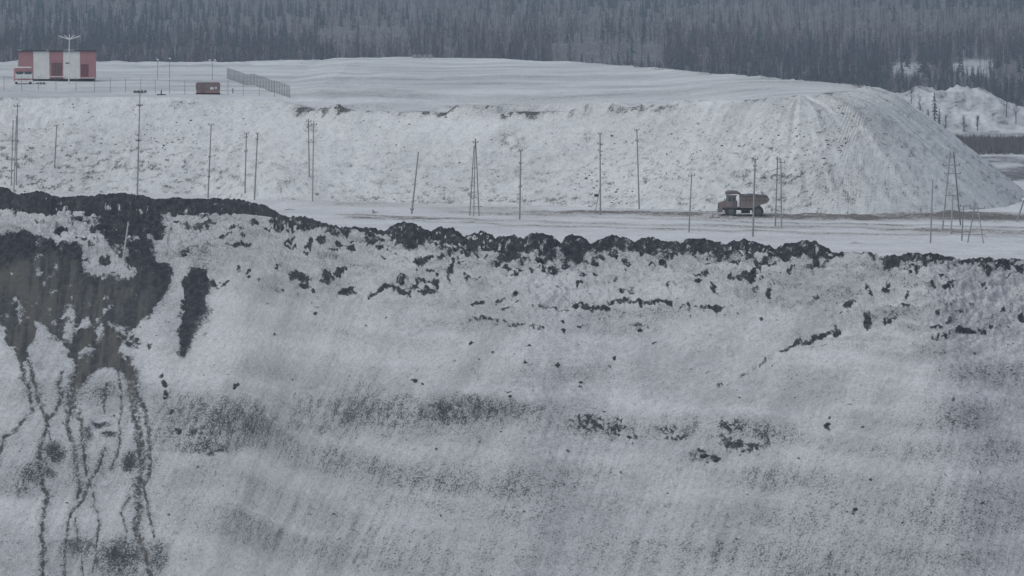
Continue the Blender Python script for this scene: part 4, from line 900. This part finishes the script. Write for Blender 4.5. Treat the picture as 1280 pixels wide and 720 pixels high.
def door(a, b, y0, y1, m):
    z0, z1 = (102 - y1) * KB, (102 - y0) * KB
    d = MB().box(((bx(a) + bx(b)) / 2, -.02, (z0 + z1) / 2), (bx(b) - bx(a), .08, z1 - z0), None, .02).build('door', M[m], hut)
    MB().box(((bx(a) + bx(b)) / 2, -.075, z1 + .06), (bx(b) - bx(a) + .2, .1, .14)).build('lintel', M['redpaint'], d)
    MB().box((bx(b) - .25, -.09, (z0 + z1) / 2), (.08, .06, .3)).build('handle', M['black'], d)
    for k in (.36, .68): MB().box((bx(a) + (bx(b) - bx(a)) * k, -.067, (z0 + z1) / 2), (.05, .03, z1 - z0 - .1)).build('plank_strip', M['black'], d)
door(64.5, 77.5, 79, 95, 'browndoor'); door(101, 110.5, 81, 96.5, 'darkred')
MB().box((bx(70.5), -.45, (102 - 96.4) * KB), (bx(79) - bx(61), .9, .14)).build('porch', M['palepaint'], hut)
MB().box((bx(109), -.35, (102 - 98.0) * KB), (bx(119) - bx(99), .7, .12)).build('porch', M['palepaint'], hut)
# antenna mast in front of the hut
mp = on_top(86, 105); root = thing('antenna_mast', 'thin mast with spread antenna arms in front of the striped hut', 'mast', mp, 0)
tp = at_y(86.8, 43, mp.y) - mp
MB().tube((0, 0, -.4), tp, .13, .10, 8).build('shaft', M['white'], root)
for s in (-1, 1): MB().tube(tp * .90, tp * .945 + Vector((s * 2.4, 0, .25)), .11, .09, 6).build('antenna_arm', M['white'], root)
for s, f in ((-1, .97), (1, .975)): MB().tube(tp * .9, tp * f + Vector((s * 1.2, 0, .2)), .10, .08, 6).build('antenna_arm', M['white'], root)
MB().box(tp * .42 + Vector((-.35, -.1, 0)), (.9, .06, .35)).build('sign_plate', M['cabindark'], root)
# boxy vehicle at the left end of the hut
vb = on_top(30, 105.5); root = thing('box_van', 'boxy pale red van parked at the left end of the striped hut', 'van', vb, math.radians(9)); Kv = vb.y / F
w, h = 22 * Kv, 20.5 * Kv
MB().prism([(-w / 2, .55), (w / 2, .55), (w / 2, h * .93), (w / 2 - .25, h), (-w / 2 + .25, h), (-w / 2, h * .93)], .15, 5.6).build('body', M['redpaint'], root)
MB().box((0, .10, h * .52), (w * .96, .12, h * .34), None, .03).build('front_band', M['palepaint'], root)
for s in (-.24, .24): MB().box((s * w, .035, h * .70), (w * .40, .06, h * .16), None, .02).build('windscreen', M['glass'], root)
MB().box((.1, .03, h * .46), (w * .30, .06, h * .20), None, .02).build('grille_panel', M['white'], root)
MB().box((0, .02, .72), (w * 1.02, .26, .36), None, .05).build('bumper', M['palepaint'], root)
MB().box((0, 2.8, h + .06), (w * .9, 5.2, .13), None, .06).build('roof_snow', M['white'], root)
for s in (-.40, .40):
    MB().tube((s * w, -.03, .95), (s * w, .12, .95), .13, .13, 10).build('headlight', M['white'], root)
    for y in (1.0, 4.4): MB().tube((s * w - .16, y, .45), (s * w + .16, y, .45), .46, .46, 14).build('wheel', M['rubber'], root)
# low brown cabin
cbp = on_top(260, 118.3); root = thing('site_cabin', 'low brown cabin with a pink lower band on the upper bench', 'cabin', cbp, math.radians(3)); Kc = cbp.y / F
w, h = 30 * Kc, 15 * Kc
MB().prism([(-w / 2, .95), (w / 2, .95), (w / 2 + .05, h * .86), (w / 2 - .25, h), (-w / 2 + .25, h), (-w / 2 - .05, h * .86)], 0, 2.4).build('upper_wall', M['cabindark'], root)
MB().box((0, 1.2, .62), (w * .97, 2.34, .66), None, .03).build('lower_band', M['cabinpink'], root)
for s in (-.7, .7): MB().box((0, 1.2 + s, .14), (w * 1.02, .2, .30)).build('skid', M['black'], root)
MB().box((w * .16, -.03, h * .52), (.75, .06, .5), None, .02).build('window', M['white'], root)
MB().box((w * .33, -.03, h * .55), (.4, .06, .42), None, .02).build('window', M['white'], root)
MB().box((-w * .22, -.025, h * .50), (.85, .05, h * .62), None, .02).build('door', M['truckdark'], root)
# picket fence running back beside the plateau
F0, F1 = on_top(362, 122.5), on_top(284, 98.5)
root = thing('picket_fence', 'tall grey picket fence running back up the bench beside the plateau', 'fence', F0)
bend = on_top(318, 109)
def fpos(u):
    a, b, c = F0, bend, F1
    return (a * (1 - u) ** 2 + b * 2 * u * (1 - u) + c * u * u)
nf = 44; pts = []
for k in range(nf):
    p = fpos(k / (nf - 1)); p.z = top_z(p.x, p.y); pts.append(p - F0)
    MB().tube(p - F0 - Vector((0, 0, .4)), p - F0 + Vector((0, 0, 2.5)), .10, .085, 6).build('post', M['steel'], root)
for hgt in (.35, .8, 1.25, 1.7, 2.1, 2.4):
    b = MB()
    for a, c in zip(pts, pts[1:]): b.tube(a + Vector((0, 0, hgt)), c + Vector((0, 0, hgt)), .03, .03, 4)
    b.build('rail', M['wire'], root)
# thin wire fence along the bench rim
root = None
fp = [on_top(x, y) for x, y in [(5, 112), (27, 113), (48, 113), (70, 113), (95, 114), (118, 115), (138, 115.5), (157, 116), (176, 116.5), (194, 117), (212, 117.5), (231, 118.5), (285, 119), (304, 119.5), (324, 120), (343, 121)]]
root = thing('wire_fence', 'thin wire fence with slender posts along the bench rim', 'fence', fp[0])
for p in fp: MB().tube(p - fp[0] - Vector((0, 0, .4)), p - fp[0] + Vector((0, 0, 3.0)), .055, .05, 6).build('post', M['wire'], root)
for hgt in (1.0, 1.9, 2.8):
    b = MB()
    for a, c in zip(fp, fp[1:]): b.tube(a - fp[0] + Vector((0, 0, hgt)), c - fp[0] + Vector((0, 0, hgt)), .012, .012, 4)
    b.build('wire', M['wire'], root)
# small floodlights above the snow bank
def flood(label, px, py, heads):
    p = on_top(px, py + 24); root = thing('floodlight_post', label, 'floodlight', p, 0, 'floodlights on the upper bench'); t = at_y(px, py, p.y) - p
    MB().tube((0, 0, -.4), t, .06, .05, 6).build('shaft', M['wire'], root)
    for dx in heads:
        MB().tube(t, t + Vector((dx, 0, .12)), .04, .04, 6).build('arm', M['wire'], root)
        MB().box(t + Vector((dx, -.1, .18)), (.55, .3, .30), Matrix.Rotation(.5 * (1 if dx > 0 else -1), 3, 'Y'), .05).build('lamp_head', M['white'], root)
flood('small white floodlight above the snow bank, left of the other single one', 197, 75.5, (0.05,)); flood('small white floodlight above the snow bank, right one of the two single ones', 212, 74, (.05,))
flood('floodlight post with two white heads above the low cabin', 265.5, 76, (-.6, .6)); flood('white lamp post at the left corner of the striped hut', 22.5, 77, (.05,))
# tipped blocks and small things on the bench
def blocks(px, py, n, label, mat, sz, name, cat):
    p = on_top(px, py); root = thing(name, label, cat, p, 0)
    r = random.Random(int(px))
    for k in range(n):
        MB().box((sz * (k - (n - 1) / 2) * 1.15, r.uniform(-.2, .2), sz * .35), (sz * r.uniform(.7, 1.1), sz * .8, sz * r.uniform(.6, .95)), Matrix.Rotation(r.uniform(-.4, .4), 3, 'Y'), .06).build('block', M[mat], root)
blocks(175, 116, 4, 'row of dark blocks beside the bench rim below the floodlights', 'rock', .65, 'block_row', 'blocks')
blocks(51, 105.5, 3, 'small dark sled-like frame on the snow in front of the hut', 'rock', .6, 'debris_pile', 'debris')
blocks(528, 72.5, 4, 'pale bumps of tipped blocks on the skyline of the plateau', 'conc', 1.2, 'block_group', 'blocks')
p = on_top(201.5, 119); root = thing('marker_stand', 'short dark upright marker on a flat base at the bench rim', 'marker', p, 0)
MB().box((0, 0, .08), (1.9, .6, .2), None, .04).build('base', M['black'], root); MB().tube((0, 0, .1), (.05, 0, 1.0), .13, .10, 8).build('post', M['black'], root)
p = on_top(291, 116.5); root = thing('marker_post', 'tiny dark post on the snow between cabin and picket fence', 'marker', p, 0)
MB().tube((0, 0, -.2), (0, 0, .85), .10, .08, 8).build('post', M['black'], root); MB().box((0, 0, .9), (.26, .26, .12), None, .02).build('cap', M['black'], root)
# small things on the haul road
def road_bit(name, label, cat, px, py, build):
    root = thing(name, label, cat, ground_pt(px, py), 0); build(root)
def _red(root):
    MB().tube((0, 0, 0), (0, 0, .5), .30, .06, 10).build('cone', M['redpaint'], root); MB().box((0, 0, .03), (.65, .65, .06)).build('base', M['redpaint'], root)
road_bit('red_marker', 'small red cone on the snow behind the left part of the berm', 'cone', 91, 236, _red)
def _stump(root):
    MB().tube((0, 0, -.1), (-.1, 0, .62), .22, .16, 9).build('stump', M['wood'], root); MB().tube((.1, 0, .1), (.75, 0, .25), .12, .05, 7).build('root_stub', M['wood'], root)
road_bit('tree_stump', 'small dark stump on the road, left of the highest heap', 'stump', 467, 267, _stump)
road_bit('short_stake', 'small dark stub on the snow just in front of the dump truck', 'stake', 891, 272, lambda r: (MB().tube((0, 0, -.1), (-.06, 0, .6), .2, .15, 9).build('stub', M['wood'], r), MB().box((-.06, 0, .62), (.3, .3, .08), None, .02).build('cap', M['wood'], r)))
def _twig(root):
    MB().tube((-.9, 0, .05), (.1, 0, .12), .07, .06, 7).build('limb', M['wood'], root); MB().tube((.1, 0, .12), (1.1, -.3, .06), .06, .03, 7).build('limb', M['wood'], root); MB().tube((.05, 0, .1), (-.25, .2, .45), .05, .02, 6).build('twig', M['wood'], root)
road_bit('fallen_branch', 'forked dark branch lying on the road left of the thin pole', 'branch', 797, 287, _twig)
road_bit('fallen_branch', 'straight dark branch lying on the road right of the mid-picture pole', 'branch', 743, 280.5, _twig)
road_bit('fallen_branch', 'dark branch lying on the road right of the long berm end', 'branch', 362, 262.5, _twig)
road_bit('fallen_branch', 'dark branch with clods on the road above the broad right-hand heap', 'branch', 1069, 304, _twig)

# ------------------------------------------------------------------ haze
bpy.ops.mesh.primitive_cube_add(size=1.0)
hz_o = bpy.context.object; hz_o.name = 'haze'; hz_o['kind'] = 'stuff'
hz_o.location = (0, 4700, 55); hz_o.scale = (8000, 10400, 270)
hm = bpy.data.materials.new('haze_air'); hm.use_nodes = True; nt = hm.node_tree; nt.nodes.clear()
ho = nt.nodes.new('ShaderNodeOutputMaterial'); pv = nt.nodes.new('ShaderNodeVolumePrincipled')
pv.inputs['Color'].default_value = (0.66, 0.84, 1.0, 1); pv.inputs['Density'].default_value = 0.000125; pv.inputs['Anisotropy'].default_value = 0.0
nt.links.new(pv.outputs[0], ho.inputs['Volume']); hz_o.data.materials.append(hm)
